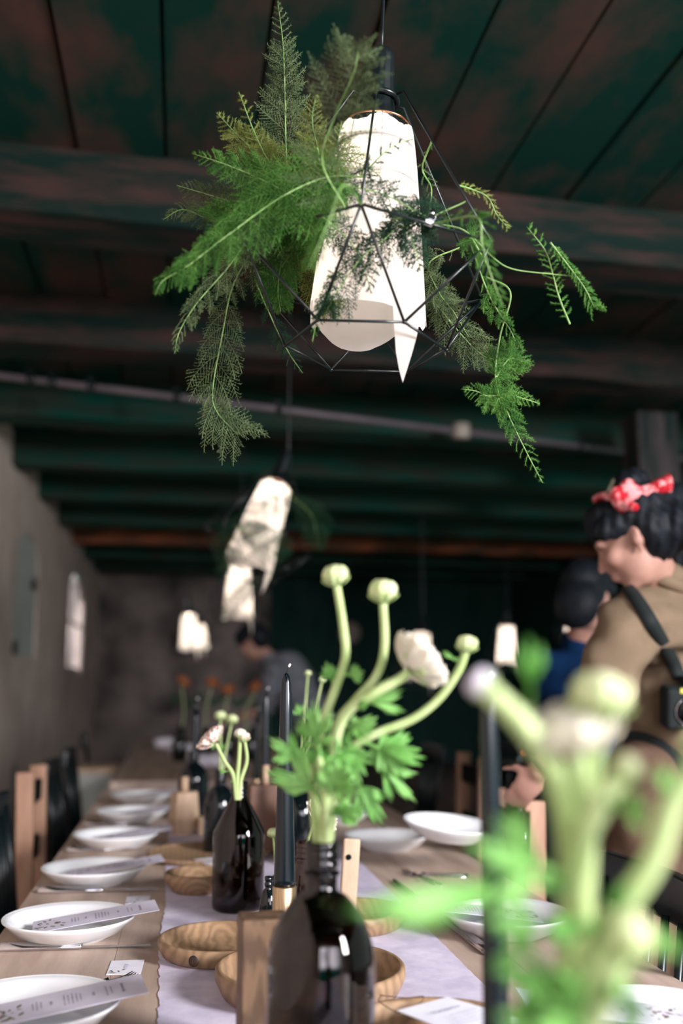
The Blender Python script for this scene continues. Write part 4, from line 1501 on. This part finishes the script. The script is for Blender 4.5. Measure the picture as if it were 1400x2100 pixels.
TOC = -cF
UPC = (TOC + V((0, 0, .5))).normalized()
UPL = (TOC + V((0, 0, .4)) - cR * .6).normalized()
UPR = (TOC + V((0, 0, .4)) + cR * .6).normalized()
GR1 = 'ranunculus in the large front bottle'
D = 1.10
flower('round green-white bud on the tallest upright stem of the front bottle', [(650, 1810, D), (649, 1725, D), (643, 1600, D), (660, 1490, D), (690, 1405, D), (708, 1345, D), (702, 1275, D), (690, 1198, D)], .0148, 'bud',
       [(.42, (612, 1480, 1.08), .050, UPL, 3), (.55, (668, 1352, 1.10), .030, UPC, 2), (.6, (748, 1372, 1.09), .028, UPR, 2), (.36, (594, 1545, 1.10), .034, UPL, 2), (.30, (548, 1500, 1.08), .030, UPC, 2)], GR1, 1)
flower('round bud with a reddish crown beside the tallest bud', [(664, 1810, 1.108), (666, 1725, 1.105), (674, 1600, D), (690, 1490, D), (725, 1440, D), (772, 1385, D), (788, 1325, D), (785, 1232, D)], .0162, 'bud',
       [(.40, (742, 1600, 1.06), .056, UPC, 3), (.38, (640, 1560, 1.05), .046, UPL, 3), (.44, (772, 1490, 1.06), .042, UPR, 3)], GR1, 2, axis=V((-.05, -.25, 1)))
flower('large cream ranunculus leaning right on the front bottle', [(656, 1810, 1.092), (660, 1725, 1.092), (680, 1560, 1.07), (705, 1470, 1.06), (760, 1425, 1.05), (815, 1395, 1.05), (838, 1378, 1.05)], .0275, 'open',
       [(.5, (836, 1400, 1.07), .030, UPC, 2), (.44, (690, 1640, 1.04), .050, UPC, 3), (.55, (755, 1440, 1.04), .026, UPC, 1)], GR1, 3, sr=.0058, axis=cR * .75 + V((0, 0, .62)) + cF * .25)
flower('small curled bud on the long stem arching right from the front bottle', [(671, 1810, D), (674, 1725, D), (690, 1610, D), (715, 1540, D), (770, 1505, D), (845, 1475, D), (900, 1432, D), (940, 1375, D), (955, 1335, D)], .012, 'bud',
       [(.42, (880, 1545, 1.08), .052, UPC, 3), (.34, (790, 1690, 1.09), .040, UPC, 2), (.4, (860, 1640, 1.10), .028, UPR, 2), (.92, (905, 1330, 1.10), .014, UPC, 1), (.46, (800, 1570, 1.10), .040, UPC, 3)], GR1, 4, axis=V((.1, -.2, .9)))
flower('leafy short stem low on the front bottle', [(666, 1810, 1.09), (668, 1725, 1.09), (666, 1640, 1.06), (655, 1560, 1.05)], .003, 'bud',
       [(.5, (600, 1500, 1.04), .052, UPL, 3), (.6, (716, 1545, 1.02), .058, UPC, 3), (.5, (745, 1650, 1.05), .045, UPR, 3), (.9, (640, 1420, 1.07), .040, UPL, 3)], GR1, 5)

GR2 = 'flowers in the tapered bottle'
D2 = (b2 - CAM).dot(cF)
flower('white flower with pink-red petal tips leaning left from the tapered bottle', [(485, 1640, D2), (478, 1590, D2), (460, 1560, D2), (443, 1525, D2)], .027, 'open',
       [(.4, (448, 1582, D2), .016, UPC, 1)], GR2, 6, sr=.0046, axis=-cR * .75 + V((0, 0, .75)), mats={'petal': mPetalP})
flower('small white bud upright in the middle of the tapered bottle', [(487, 1640, D2), (486, 1600, D2), (490, 1555, D2), (492, 1512, D2)], .0125, 'bud', [(.35, (470, 1602, D2), .012, UPC, 1)], GR2, 7, sr=.0048, mats={'petal': mPetal})
flower('small pink-tipped bud bending right in the tapered bottle', [(490, 1640, D2), (494, 1600, D2), (506, 1560, D2), (502, 1520, D2)], .0125, 'bud', [], GR2, 8, sr=.0042, axis=V((-.2, 0, 1)), mats={'petal': mPetalP})
flower('white pointed flower behind the neck of the front bottle', [(640, 1800, 1.86), (630, 1740, 1.86), (640, 1700, 1.86), (652, 1680, 1.86)], .031, 'daisy', [], 'flowers behind the candle', 9, sr=.003, axis=cR * .55 + V((0, 0, .6)) - cF * .2, mats={'petal': mPetal})
q0 = pd(566, 1795, 1.93)
flower('tiny green bud on a thin stem just left of the candle', [(566, 1800, 1.93), (563, 1750, 1.93), (560, 1715, 1.93)], .011, 'bud', [], 'flowers behind the candle', 10, sr=.0022)
# blurred flowers farther back
for i, (px, py, dep, base, lab) in enumerate(((452, 1465, 2.75, (452, 1590, 2.75), 'pale green flower head blurred behind the pink-tipped flower'),
                                            (475, 1472, 2.75, (455, 1590, 2.75), 'second pale flower head blurred behind the tapered bottle'),
                                            (631, 1375, 2.6, (615, 1600, 2.6), 'thin green bud rising behind the candle'),
                                            (660, 1388, 2.6, (618, 1600, 2.6), 'second thin green bud rising behind the candle'))):
    flower(lab, [(base[0], base[1], dep), ((base[0] + px) / 2, (base[1] + py) / 2, dep), (px, py + 10, dep)], .016 if i < 2 else .009, 'bud', [(.5, (px - 25, py + 60, dep), .03, UPC, 2)], 'blurred flowers behind the tapered bottle', 30 + i, sr=.003, mats={'petal': mPetalG})
for i, (px, py, lab) in enumerate(((372, 1395, 'orange flower farthest left on the second table'), (424, 1388, 'largest orange flower on the second table'), (470, 1392, 'orange flower right of the largest one'), (518, 1405, 'reddish orange flower beside the grey shirt'))):
    q = pd(px, py, 6.0)
    bq = thing('bud_vase', 'dark vase under the ' + lab.split(' on ')[0].split(' beside')[0], 'vase', (q.x, q.y, T), 'dark vases on the second table')
    MB().lathe([(0, 0), (.035, 0), (.045, .05), (.04, .12), (.02, .17), (.02, .2), (.014, .2), (.014, .01), (0, .01)], 24, (q.x, q.y, T + .0003)).build('body', mBlackGlass, bq)
    flower(lab, [V((q.x, q.y, T + .1)), V((q.x + .02 - .02 * i, q.y, T + .28)), q + V((.03 * (i % 2), 0, -.02 - .03 * (i % 3)))], .034, 'open', [(.6, V((q.x - .07, q.y, q.z - .07)), .05, UPC, 2), (.5, V((q.x + .08, q.y, q.z - .1)), .05, UPC, 2)], 'orange flowers on the second table', 40 + i, sr=.003, mats={'petal': mOrange}, noleafmat=mFernD, axis=V((.5 - .35 * i, -.5, .6)))

GR3 = 'blurred ranunculus nearest the camera'
F0 = .57
base3 = [(1165, 2190, .56), (1166, 2090, .565)]
flower('thick pale stem bending left with a grey-white bud, nearest the camera', base3 + [(1170, 1950, F0), (1172, 1800, F0), (1160, 1660, F0), (1122, 1560, F0), (1065, 1478, F0), (1000, 1415, F0)], .0085, 'bud',
       [(.42, (950, 1690, .50), .030, UPC, 2), (.40, (700, 1815, .46), .040, UPC, 1), (.30, (985, 1860, .52), .026, UPC, 2)], GR3, 11, sr=.0078, mats={'petal': mNapkin})
flower('blurred cream flower head on the right, left of the green-white one', base3 + [(1180, 1950, F0), (1190, 1800, F0), (1195, 1650, F0), (1180, 1540, .58)], .0215, 'open', [(.3, (1010, 1960, .50), .028, UPC, 2), (.5, (1000, 1640, .55), .022, UPC, 1)], GR3, 12, sr=.0062, axis=V((-.25, -.3, .9)))
flower('blurred green-white bud on top at the right', base3 + [(1190, 1950, .58), (1200, 1780, .58), (1208, 1620, .58), (1228, 1470, .58)], .0178, 'bud', [(.22, (1100, 2030, .48), .034, UPC, 2)], GR3, 13, sr=.0066, axis=V((.1, -.1, 1)))
flower('narrow upright leafy tip between the lamp glow and the cream flower', base3 + [(1170, 1900, .60), (1150, 1700, .60), (1110, 1550, .60), (1086, 1462, .60)], .003, 'bud', [(.99, (1084, 1285, .60), .042, TOC, 0)], GR3, 14, sr=.0035, noleafmat=mLeafD)
flower('small pale bud at the right on a thick green branch', base3 + [(1180, 1900, .57), (1185, 1760, .56), (1225, 1660, .55), (1275, 1590, .55)], .0085, 'bud', [(.8, (1340, 1650, .52), .022, UPR, 2)], GR3, 15, sr=.0074, axis=V((.5, -.2, .6)))
flower('right stem with a pale knee reaching the picture edge', [(1170, 2190, .54), (1190, 2060, .54), (1225, 1930, .54), (1290, 1840, .54), (1345, 1755, .54), (1375, 1660, .54), (1430, 1560, .54)], .012, 'bud',
       [(.45, (1390, 1960, .50), .030, UPR, 2), (.42, (1275, 1790, .50), .026, UPC, 1), (.36, (1110, 1880, .50), .030, UPC, 1), (.85, (1345, 1560, .52), .020, UPC, 1)], GR3, 16, sr=.0074)
flower('low leafy stem spreading at the bottom right corner', [(1180, 2190, .52), (1200, 2110, .52), (1240, 2030, .51), (1268, 1940, .51)], .014, 'bud',
       [(.6, (1330, 2060, .46), .040, UPR, 2), (.3, (1090, 2080, .45), .038, UPC, 3), (.15, (1010, 2050, .48), .034, UPC, 2)], GR3, 17, sr=.0085, axis=V((.3, -.5, .6)))


# ================================================================== people
def frame_from(f_, up_):
    f_ = f_.normalized()
    s_ = up_.cross(f_).normalized()      # to the person's left
    u_ = f_.cross(s_)
    return f_, s_, u_


def person_head(skin, hair, C_, f_, u_hint, s=1.0):
    f_, l_, u_ = frame_from(f_, u_hint)
    R_ = Matrix((f_, l_, u_)).transposed()
    at = lambda x, y, z: C_ + f_ * x * s + l_ * y * s + u_ * z * s
    skin.ell(at(-.012, 0, .03), (.098 * s, .076 * s, .092 * s), R_)
    skin.ell(at(.028, 0, -.03), (.066 * s, .062 * s, .085 * s), R_)
    skin.ell(at(.056, 0, -.092), (.028 * s, .030 * s, .022 * s), R_)            # chin
    skin.ell(at(.085, 0, .030), (.016 * s, .05 * s, .016 * s), R_)              # brow
    skin.limb([at(.09, 0, .012), at(.104, 0, -.012), at(.112, 0, -.028)], [.009 * s, .011 * s, .013 * s], 10)  # nose
    skin.ell(at(.091, 0, -.058), (.014 * s, .026 * s, .007 * s), R_)
    skin.ell(at(.089, 0, -.070), (.013 * s, .022 * s, .008 * s), R_)
    for sg in (-1, 1):
        skin.ell(at(.066, sg * .038, -.02), (.03 * s, .028 * s, .028 * s), R_)
        skin.ell(at(-.004, sg * .078, -.01), (.015 * s, .008 * s, .027 * s), R_)
        skin.ell(at(-.010, sg * .084, .006), (.010 * s, .007 * s, .013 * s), R_)
        skin.ell(at(0.0, sg * .075, -.038), (.008 * s, .008 * s, .01 * s), R_)
    if hair is not None:
        hair.ell(at(-.028, 0, .055), (.106 * s, .088 * s, .092 * s), R_)
        hair.ell(at(-.055, 0, .0), (.076 * s, .084 * s, .085 * s), R_)
        hair.ell(at(.03, 0, .098), (.066 * s, .07 * s, .036 * s), R_)
        hair.ell(at(.072, 0, .060), (.034 * s, .066 * s, .036 * s), R_)
        for sg in (-1, 1):
            hair.ell(at(.030, sg * .066, .050), (.056 * s, .022 * s, .034 * s), R_)
            hair.ell(at(-.05, sg * .066, .01), (.045 * s, .024 * s, .05 * s), R_)
    return at, R_


def hand(mb, wrist, dirv, palm_n, s=1.0, curl=.5, thumb_side=1):
    d = dirv.normalized()
    n = (palm_n - d * palm_n.dot(d)).normalized()
    sd = d.cross(n) * thumb_side
    R_ = Matrix((d, sd, n)).transposed()
    mb.ell(wrist + d * .045 * s, (.052 * s, .041 * s, .016 * s), R_)
    for k, (off, ln) in enumerate(((.030, .066), (.011, .074), (-.009, .070), (-.028, .055))):
        p0 = wrist + d * .075 * s + sd * off * s
        pts = [p0]
        dd = d.copy()
        for seg in (.45, .32, .23):
            dd = (dd + n * curl * .6).normalized()
            pts.append(pts[-1] + dd * ln * seg * s)
        mb.limb(pts, [.0088 * s, .008 * s, .0072 * s, .0062 * s], 8)
    t0 = wrist + d * .02 * s + sd * .030 * s
    mb.limb([t0, t0 + (d * .5 + sd * .7 + n * .3) * .035 * s, t0 + (d * .85 + sd * .75 + n * .6) * .06 * s], [.011 * s, .0095 * s, .008 * s], 8)


fold = lambda p: .010 * math.sin(p.z * 42 + 14 * p.x) * math.sin(p.x * 21 - p.y * 17) + .004 * math.sin(p.z * 71 - p.y * 33)

# --- the woman at the right
hips = pd(1365, 1585, 2.70)
W1 = thing('person', 'woman in a tan jacket with a red bandana, bending over the table at the right', 'person', (hips.x, hips.y, 0))
skin, hair = MB(), MB()
hc = pd(1303, 1108, 2.60)
ff = (-cR * .80 - cU * .46 + cF * .22)
at, Rh = person_head(skin, hair, hc, ff, V((0, 0, 1)), 1.0)
nb_ = pd(1352, 1195, 2.66)
chest = pd(1405, 1300, 2.74)
waist = pd(1385, 1470, 2.72)
skin.limb([hc - cU * .05 + cR * .03, nb_, chest], [.056, .060, .09], 14)
LS_, LE_, LWr = pd(1290, 1285, 2.52), pd(1222, 1452, 2.42), pd(1105, 1580, 2.42)
RS_, RE_, RW_ = pd(1505, 1300, 2.92), pd(1530, 1470, 2.82), pd(1465, 1585, 2.62)
skin.limb([chest, LS_], [.08, .055], 12)
skin.limb([LS_, LE_, LWr], [.05, .04, .027], 12)
skin.limb([chest, RS_], [.08, .055], 12)
skin.limb([RS_, RE_, RW_], [.05, .04, .027], 12)
skin.limb([chest, waist, hips], [.115, .10, .12], 14)
hdir = (pd(1048, 1655, 2.45) - LWr)
hand(skin, LWr, hdir, -cU * .6 + cF * .5 - cR * .3, .9, .40, -1)
hand(skin, RW_, pd(1420, 1650, 2.55) - RW_, -cU + cF * .4, 1.0, .6, 1)
feet = []
for sg, (hx, hy) in ((-1, (1318, 1600)), (1, (1402, 1600))):
    hp_ = pd(hx, hy, 2.62 if sg < 0 else 2.80)
    kn_ = V((hp_.x - .03, hp_.y + .03, .50))
    an_ = V((hp_.x + .02, hp_.y + .02, .085))
    skin.limb([hp_, kn_, an_], [.085, .055, .04], 12)
    skin.limb([an_ - V((0, 0, .035)), an_ + V((-.10, .06, -.05)), an_ + V((-.15, .09, -.058))], [.04, .033, .022], 10)
    feet.append((hp_, kn_, an_))
skin.remesh('body', mSkin, W1, .0075, 3)
hair.ell(at(-.06, 0, .135), (.05, .055, .045), Rh)
hair.ell(at(-.11, .02, -.02), (.05, .06, .07), Rh)
hair.ell(at(-.12, -.02, .05), (.055, .06, .06), Rh)
hair.ell(pd(1392, 1130, 2.66), (.04, .04, .06))
hair.remesh('hair', mHair, W1, .008, 3, lambda p: .004 * math.sin(p.x * 190 + p.z * 60) * math.sin(p.z * 85 + p.y * 110))
jk = MB()
jk.limb([nb_ + V((0, 0, -.01)), chest, waist + V((0, 0, .0))], [.075, .165, .150], 20)
jk.limb([chest + cU * .04, LS_], [.135, .082], 16)
jk.limb([chest + cU * .04, RS_], [.135, .082], 16)
jk.limb([LS_, LE_], [.085, .066], 16)
jk.limb([LE_, LE_.lerp(LWr, .55)], [.064, .050], 16)
jk.limb([RS_, RE_, RE_.lerp(RW_, .7)], [.085, .064, .05], 16)
jk.limb([chest, waist - V((0, 0, .02))], [.16, .155], 20)
JK = jk.remesh('jacket', mJacket, W1, .010, 3, fold)
# collar
cp = [nb_ + (cR * math.cos(a) * .075 + cF * math.sin(a) * .075) + cU * (.012 - .03 * math.cos(a + .2)) for a in [2 * PI * k / 24 for k in range(25)]]
MB().tube(cp, .018, 10, False).build('collar', mJacket, W1)
bl = MB()
bl.limb([waist - V((0, 0, .02)), hips + V((0, 0, .02))], [.140, .138], 20)
bl.remesh('waistband', mBelt, W1, .012, 3)
tr = MB()
tr.ell(hips - V((0, 0, .05)), (.150, .145, .13))
for (hp_, kn_, an_) in feet:
    tr.limb([hp_, kn_, an_ + V((0, 0, .03))], [.106, .088, .076], 16)
tr.remesh('trousers', mTrouser, W1, .013, 4, lambda p: .011 * math.sin(p.z * 30 + 18 * p.x) * math.sin(p.x * 15 - p.y * 19))
bdn = MB()
kn_ = pd(1298, 1012, 2.56)
bdn.ell(kn_, (.030, .026, .024))
bdn.ell(pd(1272, 1026, 2.55), (.024, .022, .040), Matrix.Rotation(-.5, 3, 'Y'))
bdn.ell(pd(1285, 1000, 2.56), (.020, .02, .026), Matrix.Rotation(.5, 3, 'Y'))
bdn.limb([pd(1305, 1010, 2.56), pd(1318, 1008, 2.56)], [.014, .015], 10)
bdn.grid(lambda u, v: pd(1314 + 62 * u, 1008 - 18 * u + (v - .5) * (22 + 22 * u * (1.25 - u)) + 3 * math.sin(u * 9), 2.55 + .012 * math.sin(v * 5 + u * 4)), 10, 6)
bdn.grid(lambda u, v: pd(1314 + 62 * (1 - u), 1008 - 18 * (1 - u) + (v - .5) * (22 + 22 * (1 - u) * (.25 + u)) + 3 * math.sin((1 - u) * 9), 2.566 + .012 * math.sin(v * 5 + (1 - u) * 4)), 10, 6)
for k in range(7):
    bdn.ell(pd(1318 + 9 * k, 1007 - 2.6 * k, 2.558), (.011, .010, .013 + .0022 * min(k, 6)))
for k in range(13):
    a = -.35 + 1.75 * k / 12
    bdn.ell(at(.035 - .05 * abs(a), math.sin(a) * .100, .045 + math.cos(a) * .098), (.016, .016, .012))
bdn.remesh('bandana', mBandana, W1, .006, 1)
hf = MB()
for (px, py) in ((1250, 1015), (1262, 990), (1280, 978), (1256, 1003)):
    hf.ell(pd(px, py, 2.63), (.014, .014, .014))
hf.limb([pd(1250, 1015, 2.63), pd(1270, 984, 2.63), pd(1292, 1004, 2.61)], [.007, .007, .007], 8)
hf.remesh('hair_flower', mHairFlower, W1, .006, 1)
# wristwatch
wp = LWr.lerp(LE_, .06)
wd_ = (LE_ - LWr).normalized()
wq = wd_.to_track_quat('Z', 'Y').to_matrix()
MB().ring(wp, .030, .007, 30, 8, wq).build('watch_strap', mBelt, W1)

# her camera on its strap
cbp = pd(1405, 1450, 2.50)
cm = thing('strap_camera', "black camera hanging on a strap at the woman's hip", 'camera', cbp)
Rc = Matrix((cR, cF, cU)).transposed()
MB().box(cbp, (.115, .07, .105), Rc).build('body', mBelt, cm, bevel=.012)
MB().ring(cbp - cF * .037 + V((0, 0, -.005)), .036, .003, 36, 8, Matrix((cR, cU, cF)).transposed()).build('lens_ring', mSteel, cm)
MB().tube([cbp - cF * .03, cbp - cF * .046], .033, 28).build('lens', mBlackGlass, cm)
MB().box(cbp + cU * .047 - cF * .0355, (.05, .002, .012), Rc).build('yellow_label', mYellow, cm)
from mathutils.bvhtree import BVHTree
jo = WL[JK.name]
bvh = BVHTree.FromPolygons([v.co + jo for v in JK.data.vertices], [tuple(p.vertices) for p in JK.data.polygons])
sp_ = []
for (px, py) in ((1284, 1204), (1300, 1222), (1318, 1248), (1336, 1278), (1352, 1306), (1368, 1335), (1382, 1362), (1394, 1392)):
    d_ = ray(px, py).normalized()
    hit = bvh.ray_cast(CAM, d_)
    sp_.append((hit[0] if hit[0] else pd(px, py, 2.55)) - d_ * .012)
sp_ = smooth_path(sp_ + [cbp + cU * .055 - cF * .01], 40)
vs, fs = [], []
for i, p in enumerate(sp_):
    tg = (sp_[min(i + 1, 40)] - sp_[max(i - 1, 0)]).normalized()
    sd = tg.cross(cF).normalized() * .017
    for o_ in (-sd, sd):
        vs.append(p + o_)
for i in range(40):
    fs.append((i * 2, i * 2 + 1, i * 2 + 3, i * 2 + 2))
MB().add(vs, fs).build('strap', mBelt, cm, solid=.004)

# small clear glass beside her hand
q = pd(1063, 1640, 2.62)
gl = thing('drinking_glass', "small clear glass beside the woman's hand", 'glass', (q.x, q.y, T))
q.z = T + .0005
MB().lathe([(0, 0), (.026, 0), (.028, .004), (.034, .13), (.0325, .13), (.027, .008), (0, .008)], 36, (q.x, q.y, T + .0003)).build('tumbler', mGlass, gl)

# --- person in navy behind her
h2 = pd(1180, 1560, 3.9)
W2 = thing('person', 'person in navy with dark hair, half hidden behind the woman', 'person', (h2.x, h2.y, 0))
skin, hair = MB(), MB()
hc2 = pd(1205, 1228, 3.75)
at2, Rh2 = person_head(skin, hair, hc2, cR * .65 + cF * .7 - cU * .35, V((0, 0, 1)), 1.0)
ch2 = pd(1190, 1385, 3.85)
skin.limb([hc2, pd(1195, 1300, 3.8), ch2, h2], [.055, .058, .11, .12], 14)
ls2, rs2 = pd(1120, 1370, 3.8), pd(1280, 1370, 3.95)
for sgn, sh_ in ((-1, ls2), (1, rs2)):
    el = sh_ + V((0, -.05, -.27))
    wr2 = el + V((.05 * -sgn, .16, -.1))
    skin.limb([ch2, sh_, el, wr2], [.09, .052, .04, .026], 12)
    hand(skin, wr2, V((.2 * -sgn, .8, -.3)), V((0, 0, -1)), 1, .4, sgn)
for sgn in (-1, 1):
    hp_ = h2 + V((.09 * sgn, 0, -.05))
    skin.limb([hp_, V((hp_.x, hp_.y - .02, .48)), V((hp_.x, hp_.y + .02, .08))], [.085, .055, .04], 12)
    skin.limb([V((hp_.x, hp_.y + .02, .05)), V((hp_.x, hp_.y + .15, .03))], [.04, .028], 10)
skin.remesh('body', mSkin, W2, .010, 3)
hair.ell(at2(-.08, 0, -.04), (.07, .09, .1), Rh2)
hair.remesh('hair', mHair, W2, .010, 3)
jk = MB()
jk.limb([pd(1193, 1320, 3.82), ch2, h2], [.075, .15, .14], 18)
for sgn, sh_ in ((-1, ls2), (1, rs2)):
    el = sh_ + V((0, -.05, -.27))
    wr2 = el + V((.05 * -sgn, .16, -.1))
    jk.limb([ch2, sh_, el, el.lerp(wr2, .8)], [.13, .078, .06, .045], 14)
jk.remesh('sweater', mNavy, W2, .014, 3, fold)
tr = MB()
for sgn in (-1, 1):
    hp_ = h2 + V((.09 * sgn, 0, -.05))
    tr.limb([hp_ + V((0, 0, .05)), V((hp_.x, hp_.y - .02, .48)), V((hp_.x, hp_.y + .02, .11))], [.12, .085, .07], 14)
tr.remesh('trousers', mBelt, W2, .014, 3)

# --- person in grey bending at the far table
h3 = pd(620, 1490, 7.6)
W3 = thing('person', 'person in a grey shirt with dark hair, bending over the far table', 'person', (h3.x + .1, h3.y + .4, 0))
skin, hair = MB(), MB()
hc3 = pd(518, 1318, 7.5)
at3, Rh3 = person_head(skin, hair, hc3, -cR * .75 - cU * .6 + cF * .1, V((0, 0, 1)), 1.05)
ch3 = pd(585, 1385, 7.55)
h3 = h3 + V((.1, .05, 0))
skin.limb([hc3, pd(545, 1345, 7.52), ch3, h3], [.058, .06, .12, .12], 14)
arms3 = []
for sgn, sh_ in ((-1, pd(560, 1375, 7.35)), (1, pd(575, 1370, 7.75))):
    el = sh_ + V((-.06, -.02, -.27))
    wr3 = el + V((-.2, .02, -.08))
    arms3.append((sh_, el, wr3))
    skin.limb([ch3, sh_, el, wr3], [.09, .055, .042, .027], 12)
    hand(skin, wr3, V((-1, 0, -.2)), V((0, 0, -1)), 1, .4, sgn)
legs3 = []
for sgn in (-1, 1):
    hp_ = h3 + V((0, .09 * sgn, -.03))
    legs3.append(hp_)
    skin.limb([hp_, V((hp_.x + .01, hp_.y, .48)), V((hp_.x + .04, hp_.y, .08))], [.085, .055, .04], 12)
    skin.limb([V((hp_.x + .04, hp_.y, .05)), V((hp_.x - .11, hp_.y, .03))], [.04, .028], 10)
skin.remesh('body', mSkin, W3, .012, 3)
hair.ell(at3(-.06, 0, .02), (.09, .10, .11), Rh3)
hair.remesh('hair', mHair, W3, .012, 2)
jk = MB()
jk.limb([pd(550, 1352, 7.53), ch3, h3], [.08, .19, .17], 18)
for sh_, el, wr3 in arms3:
    jk.limb([ch3, sh_, el], [.14, .085, .065], 14)
jk.remesh('shirt', mGreyShirt, W3, .016, 3, fold)
tr = MB()
for hp_ in legs3:
    tr.limb([hp_ + V((0, 0, .03)), V((hp_.x + .01, hp_.y, .48)), V((hp_.x + .04, hp_.y, .11))], [.125, .09, .075], 14)
tr.remesh('trousers', mBelt, W3, .016, 3)
